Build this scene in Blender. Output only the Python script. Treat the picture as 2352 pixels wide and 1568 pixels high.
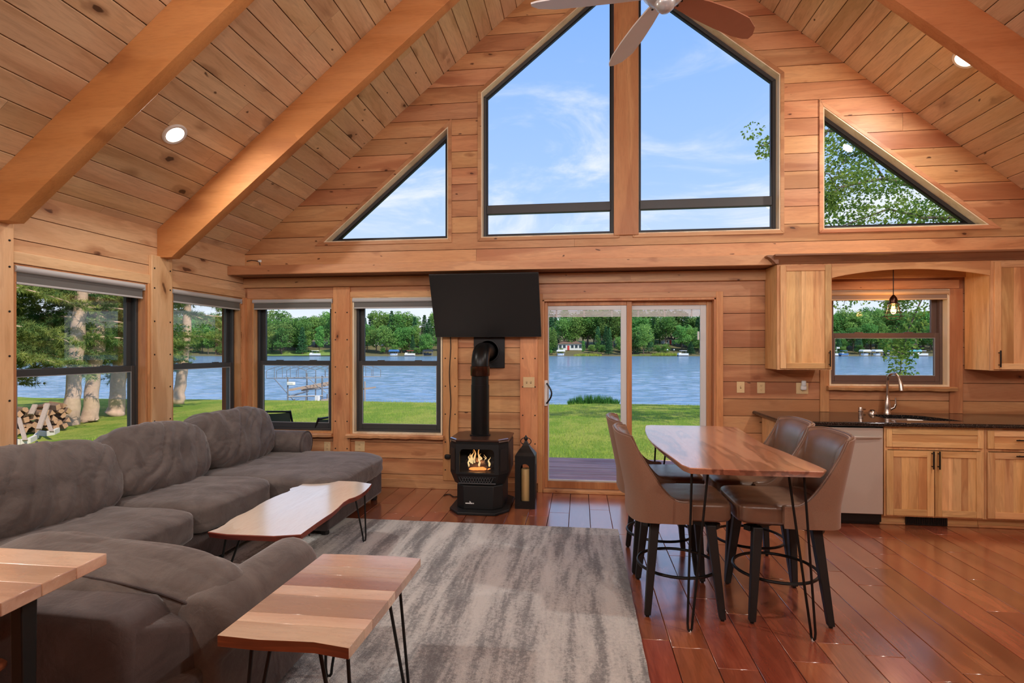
import bpy, bmesh, math, random
from mathutils import Vector, Matrix, noise as mnoise
from math import sin, cos, pi, sqrt, atan2, radians, tan
for o in list(bpy.data.objects): bpy.data.objects.remove(o)
SC = bpy.context.scene
COL = SC.collection
rnd = random.Random(7)

# ------------------------------------------------------------------ camera
EYE = 1.55; YAW = 0.1251; FPX = 1241.0; HORIZ = 804.0
cam = bpy.data.cameras.new('camera'); camo = bpy.data.objects.new('camera', cam); COL.objects.link(camo)
camo.location = (0, 0, EYE); camo.rotation_euler = (pi/2, 0, YAW)
cam.sensor_width = 36.0; cam.sensor_fit = 'HORIZONTAL'; cam.lens = FPX*36/2352
cam.shift_y = (HORIZ-784)/2352.0
cam.clip_start = 0.05; cam.clip_end = 3000
SC.camera = camo
# ------------------------------------------------------------------ colour management
SC.view_settings.view_transform = 'Standard'; SC.view_settings.look = 'None'
SC.view_settings.gamma = 1.0; SC.view_settings.use_curve_mapping = False
SC.view_settings.exposure = 0.0
SC.cycles.max_bounces = 10; SC.cycles.diffuse_bounces = 5; SC.cycles.glossy_bounces = 4
SC.cycles.transparent_max_bounces = 24; SC.cycles.sample_clamp_indirect = 6.0

def lin(r, g, b):
    f = lambda c: (c/255/12.92) if c/255 <= .04045 else ((c/255+.055)/1.055)**2.4
    return (f(r), f(g), f(b), 1.0)

class NT:
    """small helper around a node tree"""
    def __init__(s, nt): s.nt = nt
    def n(s, typ, inputs=None, **props):
        x = s.nt.nodes.new(typ)
        for k, v in props.items(): setattr(x, k, v)
        for k, v in (inputs or {}).items():
            if hasattr(v, 'is_output'): s.nt.links.new(v, x.inputs[k])
            else: x.inputs[k].default_value = v
        return x
    def m(s, op, a, b=0.0, c=0.0, clamp=False):
        x = s.nt.nodes.new('ShaderNodeMath'); x.operation = op; x.use_clamp = clamp
        for i, v in enumerate((a, b, c)):
            if hasattr(v, 'is_output'): s.nt.links.new(v, x.inputs[i])
            else: x.inputs[i].default_value = v
        return x.outputs[0]
    def mix(s, fac, a, b, blend='MIX'):
        x = s.nt.nodes.new('ShaderNodeMix'); x.data_type = 'RGBA'; x.blend_type = blend
        for i, v in ((0, fac), (6, a), (7, b)):
            if hasattr(v, 'is_output'): s.nt.links.new(v, x.inputs[i])
            else: x.inputs[i].default_value = v
        return x.outputs[2]
    def ramp(s, fac, stops, interp='LINEAR'):
        x = s.nt.nodes.new('ShaderNodeValToRGB'); x.color_ramp.interpolation = interp
        e = x.color_ramp.elements
        while len(e) < len(stops): e.new(0.5)
        for i, (p, c) in enumerate(stops):
            e[i].position = p; e[i].color = c if len(c) == 4 else (*c, 1)
        s.nt.links.new(fac, x.inputs[0]); return x.outputs[0]
    def step(s, v, lo, hi):
        x = s.nt.nodes.new('ShaderNodeMapRange'); x.interpolation_type = 'SMOOTHSTEP'
        s.nt.links.new(v, x.inputs[0]); x.inputs[1].default_value = lo; x.inputs[2].default_value = hi
        x.inputs[3].default_value = 0; x.inputs[4].default_value = 1
        return x.outputs[0]

# ------------------------------------------------------------------ sky
world = bpy.data.worlds.new('sky'); SC.world = world; world.use_nodes = True
wn = NT(world.node_tree); world.node_tree.nodes.clear()
tc = wn.n('ShaderNodeTexCoord')
sep = wn.n('ShaderNodeSeparateXYZ', {0: tc.outputs['Generated']})
grad = wn.ramp(sep.outputs[2], [(0.0, lin(240, 247, 255)), (0.10, lin(222, 236, 255)), (0.28, lin(172, 207, 255)), (0.55, lin(134, 181, 254)), (1.0, lin(96, 150, 240))])
mp = wn.n('ShaderNodeMapping', {0: tc.outputs['Generated'], 3: (1.6, 1.6, 4.2), 2: (0.0, 0.3, 0.5)})
cn1 = wn.n('ShaderNodeTexNoise', {'Vector': mp.outputs[0], 'Scale': 2.1, 'Detail': 8, 'Roughness': .62, 'Distortion': .9})
cm = wn.step(cn1.outputs[0], .46, .72)
cfade = wn.ramp(sep.outputs[2], [(0.0, (.9,)*3), (.3, (.8,)*3), (.5, (.35,)*3), (.7, (.15,)*3)])
skycol = wn.mix(wn.m('MULTIPLY', cm, cfade), grad, lin(246, 250, 255))
bg = wn.n('ShaderNodeBackground', {0: skycol, 1: 1.06})
wo = wn.n('ShaderNodeOutputWorld', {0: bg.outputs[0]})
# ------------------------------------------------------------------ sun (behind the house, to the right) and an added fill light high behind the camera
def light(name, typ, loc, energy, color=(1, 1, 1), rot=None, **kw):
    l = bpy.data.lights.new(name, typ); l.energy = energy; l.color = color
    for k, v in kw.items(): setattr(l, k, v)
    o = bpy.data.objects.new(name, l); COL.objects.link(o); o.location = loc
    if rot is not None: o.rotation_euler = rot
    return o
sunv = Vector((0.62, -0.42, 0.80)).normalized()
sun = light('sun', 'SUN', (30, -20, 40), 4.6, (1.0, .93, .80)); sun.rotation_euler = sunv.to_track_quat('Z', 'Y').to_euler(); sun.data.angle = radians(.6)
light('rear_fill_light', 'AREA', (0.5, -2.75, 3.9), 245, (.97, .985, 1.0), rot=(radians(90), 0, 0), shape='RECTANGLE', size=4.6, size_y=2.2)

# ------------------------------------------------------------------ materials
MATS = {}
def newmat(name):
    m = bpy.data.materials.new(name); m.use_nodes = True; m.node_tree.nodes.clear(); MATS[name] = m
    return m, NT(m.node_tree)
def finish(N, shader): N.n('ShaderNodeOutputMaterial', {0: shader})
def bsdf(N, **inp):
    return N.n('ShaderNodeBsdfPrincipled', {k.replace('_', ' '): v for k, v in inp.items()})

def wood(name, light_c, mid_c, dark_c, axis='x', knots=.5, kscale=4.5, rough=.45, var=.3, streak=5.0, ring=.16, lines=15, coat=0.0, coat_ior=1.5, along=.12, spec=.4, heart=.45, perp=None, pins=.0, bump=.12):
    m, N = newmat(name)
    tc = N.n('ShaderNodeTexCoord'); oi = N.n('ShaderNodeObjectInfo')
    r = oi.outputs['Random']
    off = N.n('ShaderNodeCombineXYZ', {0: N.m('MULTIPLY', r, 37.3), 1: N.m('MULTIPLY', r, 91.7), 2: N.m('MULTIPLY', r, 53.1)})
    vec = N.n('ShaderNodeVectorMath', {0: tc.outputs['Object'], 1: off.outputs[0]}, operation='ADD').outputs[0]
    sc = [1.0, 1.0, 1.0]; ai = 'xyz'.index(axis); sc[ai] = along
    mp = N.n('ShaderNodeMapping', {0: vec, 3: sc}).outputs[0]
    sk = [1.0, 1.0, 1.0]; sk[ai] = .42; sk['xyz'.index(perp or {'x': 'y', 'y': 'z', 'z': 'y'}[axis])] = 0.0
    mk = N.n('ShaderNodeMapping', {0: vec, 3: sk}).outputs[0]
    wob = N.n('ShaderNodeTexNoise', {'Vector': mk, 'Scale': 16.0, 'Detail': 2.0})
    wv = N.n('ShaderNodeVectorMath', {0: wob.outputs['Color'], 1: (.05, .05, .05)}, operation='MULTIPLY').outputs[0]
    mk2 = N.n('ShaderNodeVectorMath', {0: mk, 1: wv}, operation='ADD').outputs[0]
    vo = N.n('ShaderNodeTexVoronoi', {'Vector': mk2, 'Scale': kscale})
    cr = N.n('ShaderNodeSeparateColor', {0: vo.outputs['Color']})
    rad = N.m('MULTIPLY_ADD', cr.outputs[1], .10, .045)
    on = N.m('LESS_THAN', cr.outputs[0], knots)
    dist = vo.outputs['Distance']
    kn = N.m('MULTIPLY', N.m('SUBTRACT', 1.0, N.step(N.m('DIVIDE', dist, rad), .72, 1.05)), on)
    halo = N.m('MULTIPLY', N.m('SUBTRACT', 1.0, N.step(N.m('DIVIDE', dist, rad), .8, 3.2)), on)
    if pins:
        v2 = N.n('ShaderNodeTexVoronoi', {'Vector': mk2, 'Scale': kscale*2.7}); c2 = N.n('ShaderNodeSeparateColor', {0: v2.outputs['Color']})
        pk = N.m('MULTIPLY', N.m('SUBTRACT', 1.0, N.step(v2.outputs['Distance'], .07, .13)), N.m('LESS_THAN', c2.outputs[0], pins))
        kn = N.m('MAXIMUM', kn, pk)
    n1 = N.n('ShaderNodeTexNoise', {'Vector': mp, 'Scale': streak, 'Detail': 4.0, 'Roughness': .55, 'Distortion': .5})
    n1v = N.m('MULTIPLY_ADD', halo, .12, n1.outputs[0])
    n2 = N.n('ShaderNodeTexNoise', {'Vector': mp, 'Scale': 90.0, 'Detail': 3.0, 'Roughness': .6})
    rg = N.m('SINE', N.m('MULTIPLY', n1v, lines*2.2)); rg = N.step(rg, .2, 1.0)
    base = N.mix(N.step(n1v, .34, .66), light_c, mid_c)
    base = N.mix(N.m('MULTIPLY', rg, ring), base, dark_c)
    base = N.mix(N.m('MULTIPLY', N.step(n2.outputs[0], .42, .75), .16), base, dark_c)
    n3 = N.n('ShaderNodeTexNoise', {'Vector': mp, 'Scale': streak*.8, 'Detail': 2.0, 'Distortion': .3, 'Roughness': .4})
    base = N.mix(N.m('MULTIPLY', N.step(n3.outputs[0], .56, .63), heart), base, (mid_c[0]*.66, mid_c[1]*.52, mid_c[2]*.48, 1))
    base = N.mix(N.m('MULTIPLY', halo, .45), base, dark_c)
    kd = (dark_c[0]*.28, dark_c[1]*.22, dark_c[2]*.2, 1)
    base = N.mix(N.m('MULTIPLY', kn, .85), base, kd)
    val = N.m('MULTIPLY_ADD', r, var, 1.0-var/2)
    hs = N.n('ShaderNodeHueSaturation', {'Value': val, 'Color': base, 'Hue': N.m('MULTIPLY_ADD', N.m('FRACT', N.m('MULTIPLY', r, 17.0)), .016, .492)})
    bp = N.n('ShaderNodeBump', {'Strength': bump, 'Distance': .004, 'Height': n2.outputs[0]})
    b = bsdf(N, Base_Color=hs.outputs[0], Roughness=N.m('MULTIPLY_ADD', n2.outputs[0], .12, rough-.06), Specular_IOR_Level=spec, Coat_Weight=coat, Coat_Roughness=.16, Coat_IOR=coat_ior, Normal=bp.outputs[0])
    finish(N, b.outputs[0]); return m

def plain(name, c, rough=.5, metal=0.0, noise=0.0, nscale=30.0, bump=0.0, spec=.5, coat=0.0, aniso=0.0):
    m, N = newmat(name)
    tc = N.n('ShaderNodeTexCoord')
    nz = N.n('ShaderNodeTexNoise', {'Vector': tc.outputs['Object'], 'Scale': nscale, 'Detail': 4.0})
    col = N.mix(N.m('MULTIPLY', nz.outputs[0], noise), c, (c[0]*.45, c[1]*.45, c[2]*.45, 1)) if noise else c
    kw = dict(Base_Color=col, Roughness=rough, Metallic=metal, Specular_IOR_Level=spec, Coat_Weight=coat)
    if bump:
        kw['Normal'] = N.n('ShaderNodeBump', {'Strength': bump, 'Distance': .003, 'Height': nz.outputs[0]}).outputs[0]
    b = bsdf(N, **kw); finish(N, b.outputs[0]); return m

def emit(name, c, s):
    m, N = newmat(name); e = N.n('ShaderNodeEmission', {0: c, 1: s}); finish(N, e.outputs[0]); return m

WL, WM, WD = lin(212, 162, 116), lin(194, 138, 94), lin(124, 72, 46)
M_WALLX = wood('pine_boards_x', WL, WM, WD, 'x', knots=.62, pins=.36, heart=.62)
M_WALLY = wood('pine_boards_y', lin(236, 200, 156), lin(222, 178, 132), lin(156, 102, 64), 'y', knots=.40, heart=.15, perp='x', pins=.14)
M_WALLZ = wood('pine_boards_z', lin(214, 156, 106), lin(196, 132, 86), WD, 'z', knots=.16)
M_PALEZ = wood('pale_pine_z', lin(228, 190, 150), lin(214, 168, 124), lin(160, 106, 66), 'z', knots=.1, perp='x')
M_CEIL = wood('ceiling_pine', lin(226, 198, 160), lin(210, 176, 136), lin(116, 82, 60), 'y', knots=.44, kscale=5.0, ring=.14, var=.20, heart=.2, pins=.30)
M_BEAM = wood('beam_pine', lin(208, 142, 88), lin(196, 128, 74), lin(136, 74, 42), 'x', knots=.55, kscale=3.4, ring=.1, var=.08, heart=.0, rough=.62)
M_FLOOR = wood('red_floor', lin(168, 96, 66), lin(142, 74, 50), lin(86, 40, 28), 'y', knots=.0, rough=.24, var=.42, streak=7, ring=.2, spec=.6, coat=1.0, coat_ior=1.85)
M_HICK = wood('hickory_z', lin(232, 190, 136), lin(212, 160, 106), lin(140, 84, 50), 'z', knots=.06, var=.36, streak=6, ring=.22, heart=.7)
M_HICKX = wood('hickory_x', lin(232, 190, 136), lin(212, 160, 106), lin(140, 84, 50), 'x', knots=.05, var=.26, streak=6, ring=.22, heart=.6)
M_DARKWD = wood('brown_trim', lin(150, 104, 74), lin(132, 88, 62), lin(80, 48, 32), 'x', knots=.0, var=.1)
M_MAPLE = wood('pale_slab', lin(250, 243, 230), lin(244, 230, 208), lin(190, 146, 108), 'y', knots=.12, kscale=2.2, rough=.2, ring=.08, var=.02, streak=2.2, coat=1.0, coat_ior=1.7, heart=.1, bump=.02)
M_ACACIA = wood('acacia_x', lin(222, 196, 172), lin(190, 154, 132), lin(126, 86, 68), 'x', knots=.05, rough=.26, ring=.1, var=.34, streak=4, coat=.7, heart=.55, bump=.0)
M_SLABEDGE = wood('red_bark_edge', lin(150, 76, 44), lin(112, 46, 30), lin(50, 22, 16), 'x', knots=.3, rough=.5, ring=.4)
M_DINE = wood('dining_slab', lin(208, 158, 124), lin(166, 112, 82), lin(76, 42, 30), 'y', knots=.0, kscale=2.0, rough=.22, ring=.55, var=.05, streak=3.6, lines=17, coat=.8, along=.16, heart=.5, bump=.03)
M_DECK = wood('deck_boards', lin(214, 164, 148), lin(194, 142, 128), lin(126, 88, 82), 'x', knots=.0, var=.2, rough=.75)
M_JAMB = wood('pale_jamb', lin(240, 226, 196), lin(228, 208, 172), lin(190, 158, 118), 'z', knots=.0, var=.04)
M_GAP = plain('dark_joint', lin(104, 64, 40), .9)
M_BLACK = plain('black_metal', lin(24, 24, 25), .42, .3, noise=.3)
M_BLKWD = plain('black_wood', lin(26, 25, 26), .5, noise=.3)
M_STOVE = plain('stove_iron', lin(36, 37, 39), .5, .35, noise=.35, nscale=120, bump=.1)
M_STOVETOP = plain('stove_top_enamel', lin(70, 44, 34), .28, .2, noise=.3)
M_STOVELIP = plain('silver_lip', lin(190, 194, 200), .3, .9)
M_PIPE = plain('black_pipe', lin(22, 22, 23), .35, .5)
M_COLLAR = plain('bronze_collar', lin(74, 46, 34), .25, .8)
M_GUN = plain('dark_window_frame', lin(62, 63, 64), .45, .1, noise=.2)
M_BRONZE = plain('brown_window_frame', lin(104, 84, 76), .45, .1, noise=.2)
M_BLINDTOP = plain('blind_roll', lin(190, 192, 194), .6)
M_BLIND = plain('blind_fabric', lin(112, 112, 110), .85, noise=.25, nscale=200)
M_TAN = plain('tan_blind', lin(206, 176, 140), .8)
M_TAND = plain('tan_blind_shade', lin(150, 126, 108), .8)
M_WHITE = plain('white_plastic', lin(226, 228, 228), .4)
M_BEADG = plain('grey_bead', lin(150, 152, 154), .5)
M_DOORWHITE = plain('white_door_frame', lin(205, 207, 208), .45)
M_ALMOND = plain('almond_plastic', lin(222, 194, 146), .4)
M_ALMONDD = plain('almond_dark', lin(120, 92, 62), .5)
M_SCREEN = plain('tv_screen', lin(34, 34, 35), .35, spec=.3)
M_TVB = plain('tv_bezel', lin(40, 40, 42), .35, .2)
M_STEEL = plain('brushed_steel', lin(206, 198, 188), .36, .4, noise=.08, nscale=60)
M_NICKEL = plain('brushed_nickel', lin(190, 180, 172), .25, 1.0)
M_FAN = plain('white_fan', lin(226, 226, 224), .35, noise=.1, nscale=14)
M_FANH = plain('fan_housing', lin(196, 197, 198), .3, .5)
M_BLADE = plain('fan_blade_reflection', lin(170, 112, 86), .4, noise=.25, nscale=18)  # brown reflection of the room put into the colour of one white blade
M_CANDLE = plain('candle_wax', lin(224, 192, 130), .55)
M_LOG = plain('fire_log', lin(66, 46, 38), .9, noise=.8, nscale=24, bump=.5)
M_SINK = plain('sink_steel', lin(170, 165, 160), .3, .9)
M_RUBBER = plain('black_rubber', lin(18, 18, 18), .8)
M_CABLE = plain('black_cable', lin(22, 20, 20), .6)

m, N = newmat('granite'); tc = N.n('ShaderNodeTexCoord')
v = N.n('ShaderNodeTexVoronoi', {'Vector': tc.outputs['Object'], 'Scale': 260.0}); c = N.n('ShaderNodeSeparateColor', {0: v.outputs['Color']})
b = bsdf(N, Base_Color=N.mix(N.step(c.outputs[0], .80, .95), lin(20, 19, 20), lin(92, 80, 72)), Roughness=.09, Specular_IOR_Level=.6); finish(N, b.outputs[0]); M_GRANITE = m

def glassmat(name, tint=(1, 1, 1, 1), refl=.5):
    m, N = newmat(name)
    fr = N.n('ShaderNodeFresnel', {0: 1.45})
    t = N.n('ShaderNodeBsdfTransparent', {0: tint}); g = N.n('ShaderNodeBsdfGlossy', {0: (1, 1, 1, 1), 1: .0})
    mx = N.n('ShaderNodeMixShader', {0: N.m('MULTIPLY', fr.outputs[0], refl), 1: t.outputs[0], 2: g.outputs[0]})
    finish(N, mx.outputs[0]); return m
M_GLASS = glassmat('window_glass', refl=.10)
M_BULB = glassmat('bulb_glass', (1, .8, .55, 1), .6)

# leather, fabric, rug
m, N = newmat('brown_leather'); tc = N.n('ShaderNodeTexCoord')
n = N.n('ShaderNodeTexNoise', {'Vector': tc.outputs['Object'], 'Scale': 9.0, 'Detail': 5.0}); v = N.n('ShaderNodeTexVoronoi', {'Vector': tc.outputs['Object'], 'Scale': 420.0})
b = bsdf(N, Base_Color=N.mix(n.outputs[0], lin(132, 100, 80), lin(94, 68, 54)), Roughness=.27, Specular_IOR_Level=.6, Coat_Weight=.15, Coat_Roughness=.3,
         Normal=N.n('ShaderNodeBump', {'Strength': .18, 'Distance': .002, 'Height': N.m('ADD', v.outputs['Distance'], N.m('MULTIPLY', n.outputs[0], 4.0))}).outputs[0])
finish(N, b.outputs[0]); M_LEATHER = m
m, N = newmat('taupe_leather_back'); tc = N.n('ShaderNodeTexCoord')
n = N.n('ShaderNodeTexNoise', {'Vector': tc.outputs['Object'], 'Scale': 300.0, 'Detail': 2.0})
b = bsdf(N, Base_Color=N.mix(n.outputs[0], lin(150, 112, 88), lin(116, 82, 64)), Roughness=.6, Sheen_Weight=.2); finish(N, b.outputs[0]); M_LEATHB = m
def suede(name, c1, c2):
    m, N = newmat(name); tc = N.n('ShaderNodeTexCoord')
    n = N.n('ShaderNodeTexNoise', {'Vector': tc.outputs['Object'], 'Scale': 5.0, 'Detail': 6.0, 'Roughness': .6, 'Distortion': .8})
    n2 = N.n('ShaderNodeTexNoise', {'Vector': tc.outputs['Object'], 'Scale': 260.0, 'Detail': 2.0})
    n4 = N.n('ShaderNodeTexNoise', {'Vector': tc.outputs['Object'], 'Scale': 17.0, 'Detail': 3.0, 'Distortion': 1.6})
    col = N.mix(N.step(n.outputs[0], .3, .7), c1, c2)
    col = N.mix(N.m('MULTIPLY', n2.outputs[0], .3), col, (c2[0]*.5, c2[1]*.5, c2[2]*.5, 1))
    b = bsdf(N, Base_Color=col, Roughness=.82, Specular_IOR_Level=.25, Sheen_Weight=.35, Sheen_Roughness=.4,
             Normal=N.n('ShaderNodeBump', {'Strength': .45, 'Distance': .018, 'Height': N.m('ADD', N.m('ADD', n.outputs[0], N.m('MULTIPLY', n4.outputs[0], .35)), N.m('MULTIPLY', n2.outputs[0], .05))}).outputs[0])
    finish(N, b.outputs[0]); return m
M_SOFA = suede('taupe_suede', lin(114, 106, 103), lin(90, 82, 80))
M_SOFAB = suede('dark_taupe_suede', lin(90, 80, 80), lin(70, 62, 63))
m, N = newmat('grey_rug'); tc = N.n('ShaderNodeTexCoord')
mp = N.n('ShaderNodeMapping', {0: tc.outputs['Object'], 3: (1, .13, 1)}).outputs[0]
n1 = N.n('ShaderNodeTexNoise', {'Vector': mp, 'Scale': 7.5, 'Detail': 6.0, 'Roughness': .62, 'Distortion': .25})
n2 = N.n('ShaderNodeTexNoise', {'Vector': tc.outputs['Object'], 'Scale': 55.0, 'Detail': 4.0, 'Roughness': .8})
n3 = N.n('ShaderNodeTexNoise', {'Vector': tc.outputs['Object'], 'Scale': 240.0, 'Detail': 2.0})
mx = N.m('ADD', N.m('MULTIPLY', n1.outputs[0], .85), N.m('MULTIPLY', n2.outputs[0], .38))
col = N.ramp(mx, [(.49, lin(126, 128, 131)), (.57, lin(160, 161, 163)), (.62, lin(198, 199, 199)), (.72, lin(222, 222, 220))])
b = bsdf(N, Base_Color=col, Roughness=.95, Specular_IOR_Level=.1, Sheen_Weight=.2,
         Normal=N.n('ShaderNodeBump', {'Strength': .8, 'Distance': .01, 'Height': N.m('ADD', n2.outputs[0], n3.outputs[0])}).outputs[0]); finish(N, b.outputs[0]); M_RUG = m
# outdoors
m, N = newmat('lawn_grass'); tc = N.n('ShaderNodeTexCoord')
mp = N.n('ShaderNodeMapping', {0: tc.outputs['Object'], 3: (1, .6, 1)}).outputs[0]
n1 = N.n('ShaderNodeTexNoise', {'Vector': mp, 'Scale': .9, 'Detail': 7.0, 'Roughness': .7}); n2 = N.n('ShaderNodeTexNoise', {'Vector': tc.outputs['Object'], 'Scale': 22.0, 'Detail': 4.0, 'Roughness': .7})
col = N.mix(N.step(n1.outputs[0], .41, .59), lin(128, 152, 54), lin(172, 172, 78)); col = N.mix(N.m('MULTIPLY', N.step(n2.outputs[0], .35, .7), .6), col, lin(86, 120, 36))
b = bsdf(N, Base_Color=col, Roughness=.9, Specular_IOR_Level=.1, Normal=N.n('ShaderNodeBump', {'Strength': .9, 'Distance': .06, 'Height': n2.outputs[0]}).outputs[0]); finish(N, b.outputs[0]); M_LAWN = m
m, N = newmat('lake_water'); tc = N.n('ShaderNodeTexCoord')
mp = N.n('ShaderNodeMapping', {0: tc.outputs['Object'], 3: (.45, 1.2, 1)}).outputs[0]
n1 = N.n('ShaderNodeTexNoise', {'Vector': mp, 'Scale': 1.0, 'Detail': 5.0, 'Roughness': .62, 'Distortion': .4}); n2 = N.n('ShaderNodeTexNoise', {'Vector': mp, 'Scale': .06, 'Detail': 3.0})
b = bsdf(N, Base_Color=N.mix(n2.outputs[0], lin(92, 130, 162), lin(112, 148, 178)), Roughness=.10, IOR=1.33, Specular_IOR_Level=.5,
         Normal=N.n('ShaderNodeBump', {'Strength': .8, 'Distance': .3, 'Height': n1.outputs[0]}).outputs[0]); finish(N, b.outputs[0]); M_WATER = m
def leafmat(name, c1, c2, trans=.35, vs=.6, sc=.35):
    m, N = newmat(name); tc = N.n('ShaderNodeTexCoord'); oi = N.n('ShaderNodeObjectInfo')
    n = N.n('ShaderNodeTexNoise', {'Vector': tc.outputs['Object'], 'Scale': sc, 'Detail': 6.0, 'Roughness': .75})
    col = N.mix(N.step(n.outputs[0], .35, .65), c1, c2)
    hs = N.n('ShaderNodeHueSaturation', {'Color': col, 'Value': N.m('MULTIPLY_ADD', oi.outputs['Random'], vs, 1-vs/2), 'Hue': N.m('MULTIPLY_ADD', N.m('FRACT', N.m('MULTIPLY', oi.outputs['Random'], 13.7)), .05, .475)})
    d = N.n('ShaderNodeBsdfDiffuse', {0: hs.outputs[0]}); t = N.n('ShaderNodeBsdfTranslucent', {0: hs.outputs[0]})
    mx = N.n('ShaderNodeMixShader', {0: trans, 1: d.outputs[0], 2: t.outputs[0]}); finish(N, mx.outputs[0]); return m
M_LEAF = leafmat('far_leaves', lin(100, 146, 74), lin(152, 188, 104))
M_LEAFD = leafmat('far_leaves_dark', lin(66, 112, 74), lin(104, 150, 96))
M_NEARLEAF = leafmat('near_leaves', lin(84, 132, 66), lin(146, 174, 84), .4, .2, 1.2)
M_NEEDLE = leafmat('pine_needles', lin(84, 122, 72), lin(164, 172, 92), .35, .2, 1.3)
M_REED = leafmat('reeds', lin(130, 160, 60), lin(176, 186, 84), .3)
M_GREENREED = leafmat('green_reeds', lin(40, 96, 44), lin(70, 128, 60), .3)
M_BLADEGR = leafmat('grass_blades', lin(150, 172, 64), lin(184, 186, 90), .3, .2, .8)
M_BARK = plain('grey_pine_bark', lin(214, 180, 156), .95, noise=.7, nscale=14, bump=.8)
M_BARKD = plain('dark_bark', lin(110, 96, 84), .95, noise=.6, nscale=2)
M_SHORE = plain('far_bank_ground', lin(112, 104, 62), .95, noise=.7, nscale=.12)
M_SHOREG = plain('far_bank_grass', lin(126, 150, 62), .95, noise=.5, nscale=.1)
M_FIRE = plain('firewood', lin(196, 150, 112), .9, noise=.7, nscale=22)
M_FIREB = plain('firewood_bark', lin(128, 100, 82), .95, noise=.8, nscale=30)
M_GREYBD = plain('weathered_board', lin(176, 152, 132), .9, noise=.5, nscale=20)
M_EDGING = plain('pale_edging', lin(216, 206, 192), .8, noise=.2)
M_ALU = plain('aluminium', lin(128, 126, 126), .5, .2)
M_SLING = plain('blue_sling', lin(52, 74, 86), .7, noise=.3, nscale=200)
M_SLINGG = plain('green_sling', lin(70, 84, 72), .7, noise=.3, nscale=200)
M_HULL = plain('white_hull', lin(235, 236, 236), .4)
M_RED = plain('red_canvas', lin(200, 62, 56), .7)
M_BLUEC = plain('blue_canvas', lin(74, 124, 176), .7)
M_TEAL = plain('turquoise_canvas', lin(96, 190, 206), .7)
M_CREAM = plain('cream_canvas', lin(236, 230, 212), .7)
M_DKC = plain('dark_canvas', lin(46, 52, 60), .7)
M_HOUSEW = plain('house_white', lin(226, 226, 220), .8)
M_HOUSEO = plain('house_orange', lin(206, 150, 96), .8)
M_ROOFB = plain('roof_brown', lin(112, 88, 76), .9)
M_HWIN = plain('house_window', lin(50, 62, 70), .2)
M_LAMPW = emit('lamp_disc', lin(255, 240, 214), 9.0)
M_FILAMENT = emit('filament', (1.0, .40, .08, 1), 40.0)
M_GLOBE = plain('white_globe', lin(240, 240, 238), .3)
m, N = newmat('flame'); tc = N.n('ShaderNodeTexCoord'); sp = N.n('ShaderNodeSeparateXYZ', {0: tc.outputs['Object']})
f = N.m('MULTIPLY', N.m('SUBTRACT', sp.outputs[2], .33), 4.0, clamp=True)
col = N.ramp(f, [(0.0, (1, .25, .04, 1)), (.2, (1, .62, .2, 1)), (.5, (1, .72, .32, 1)), (1.0, (1, .35, .06, 1))]); e = N.n('ShaderNodeEmission', {0: col, 1: 1.6})
t = N.n('ShaderNodeBsdfTransparent'); mx = N.n('ShaderNodeMixShader', {0: .72, 1: t.outputs[0], 2: e.outputs[0]}); finish(N, mx.outputs[0]); M_FLAME = m
M_EMBER = emit('embers', (1.0, .28, .06, 1), 2.2)

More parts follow.
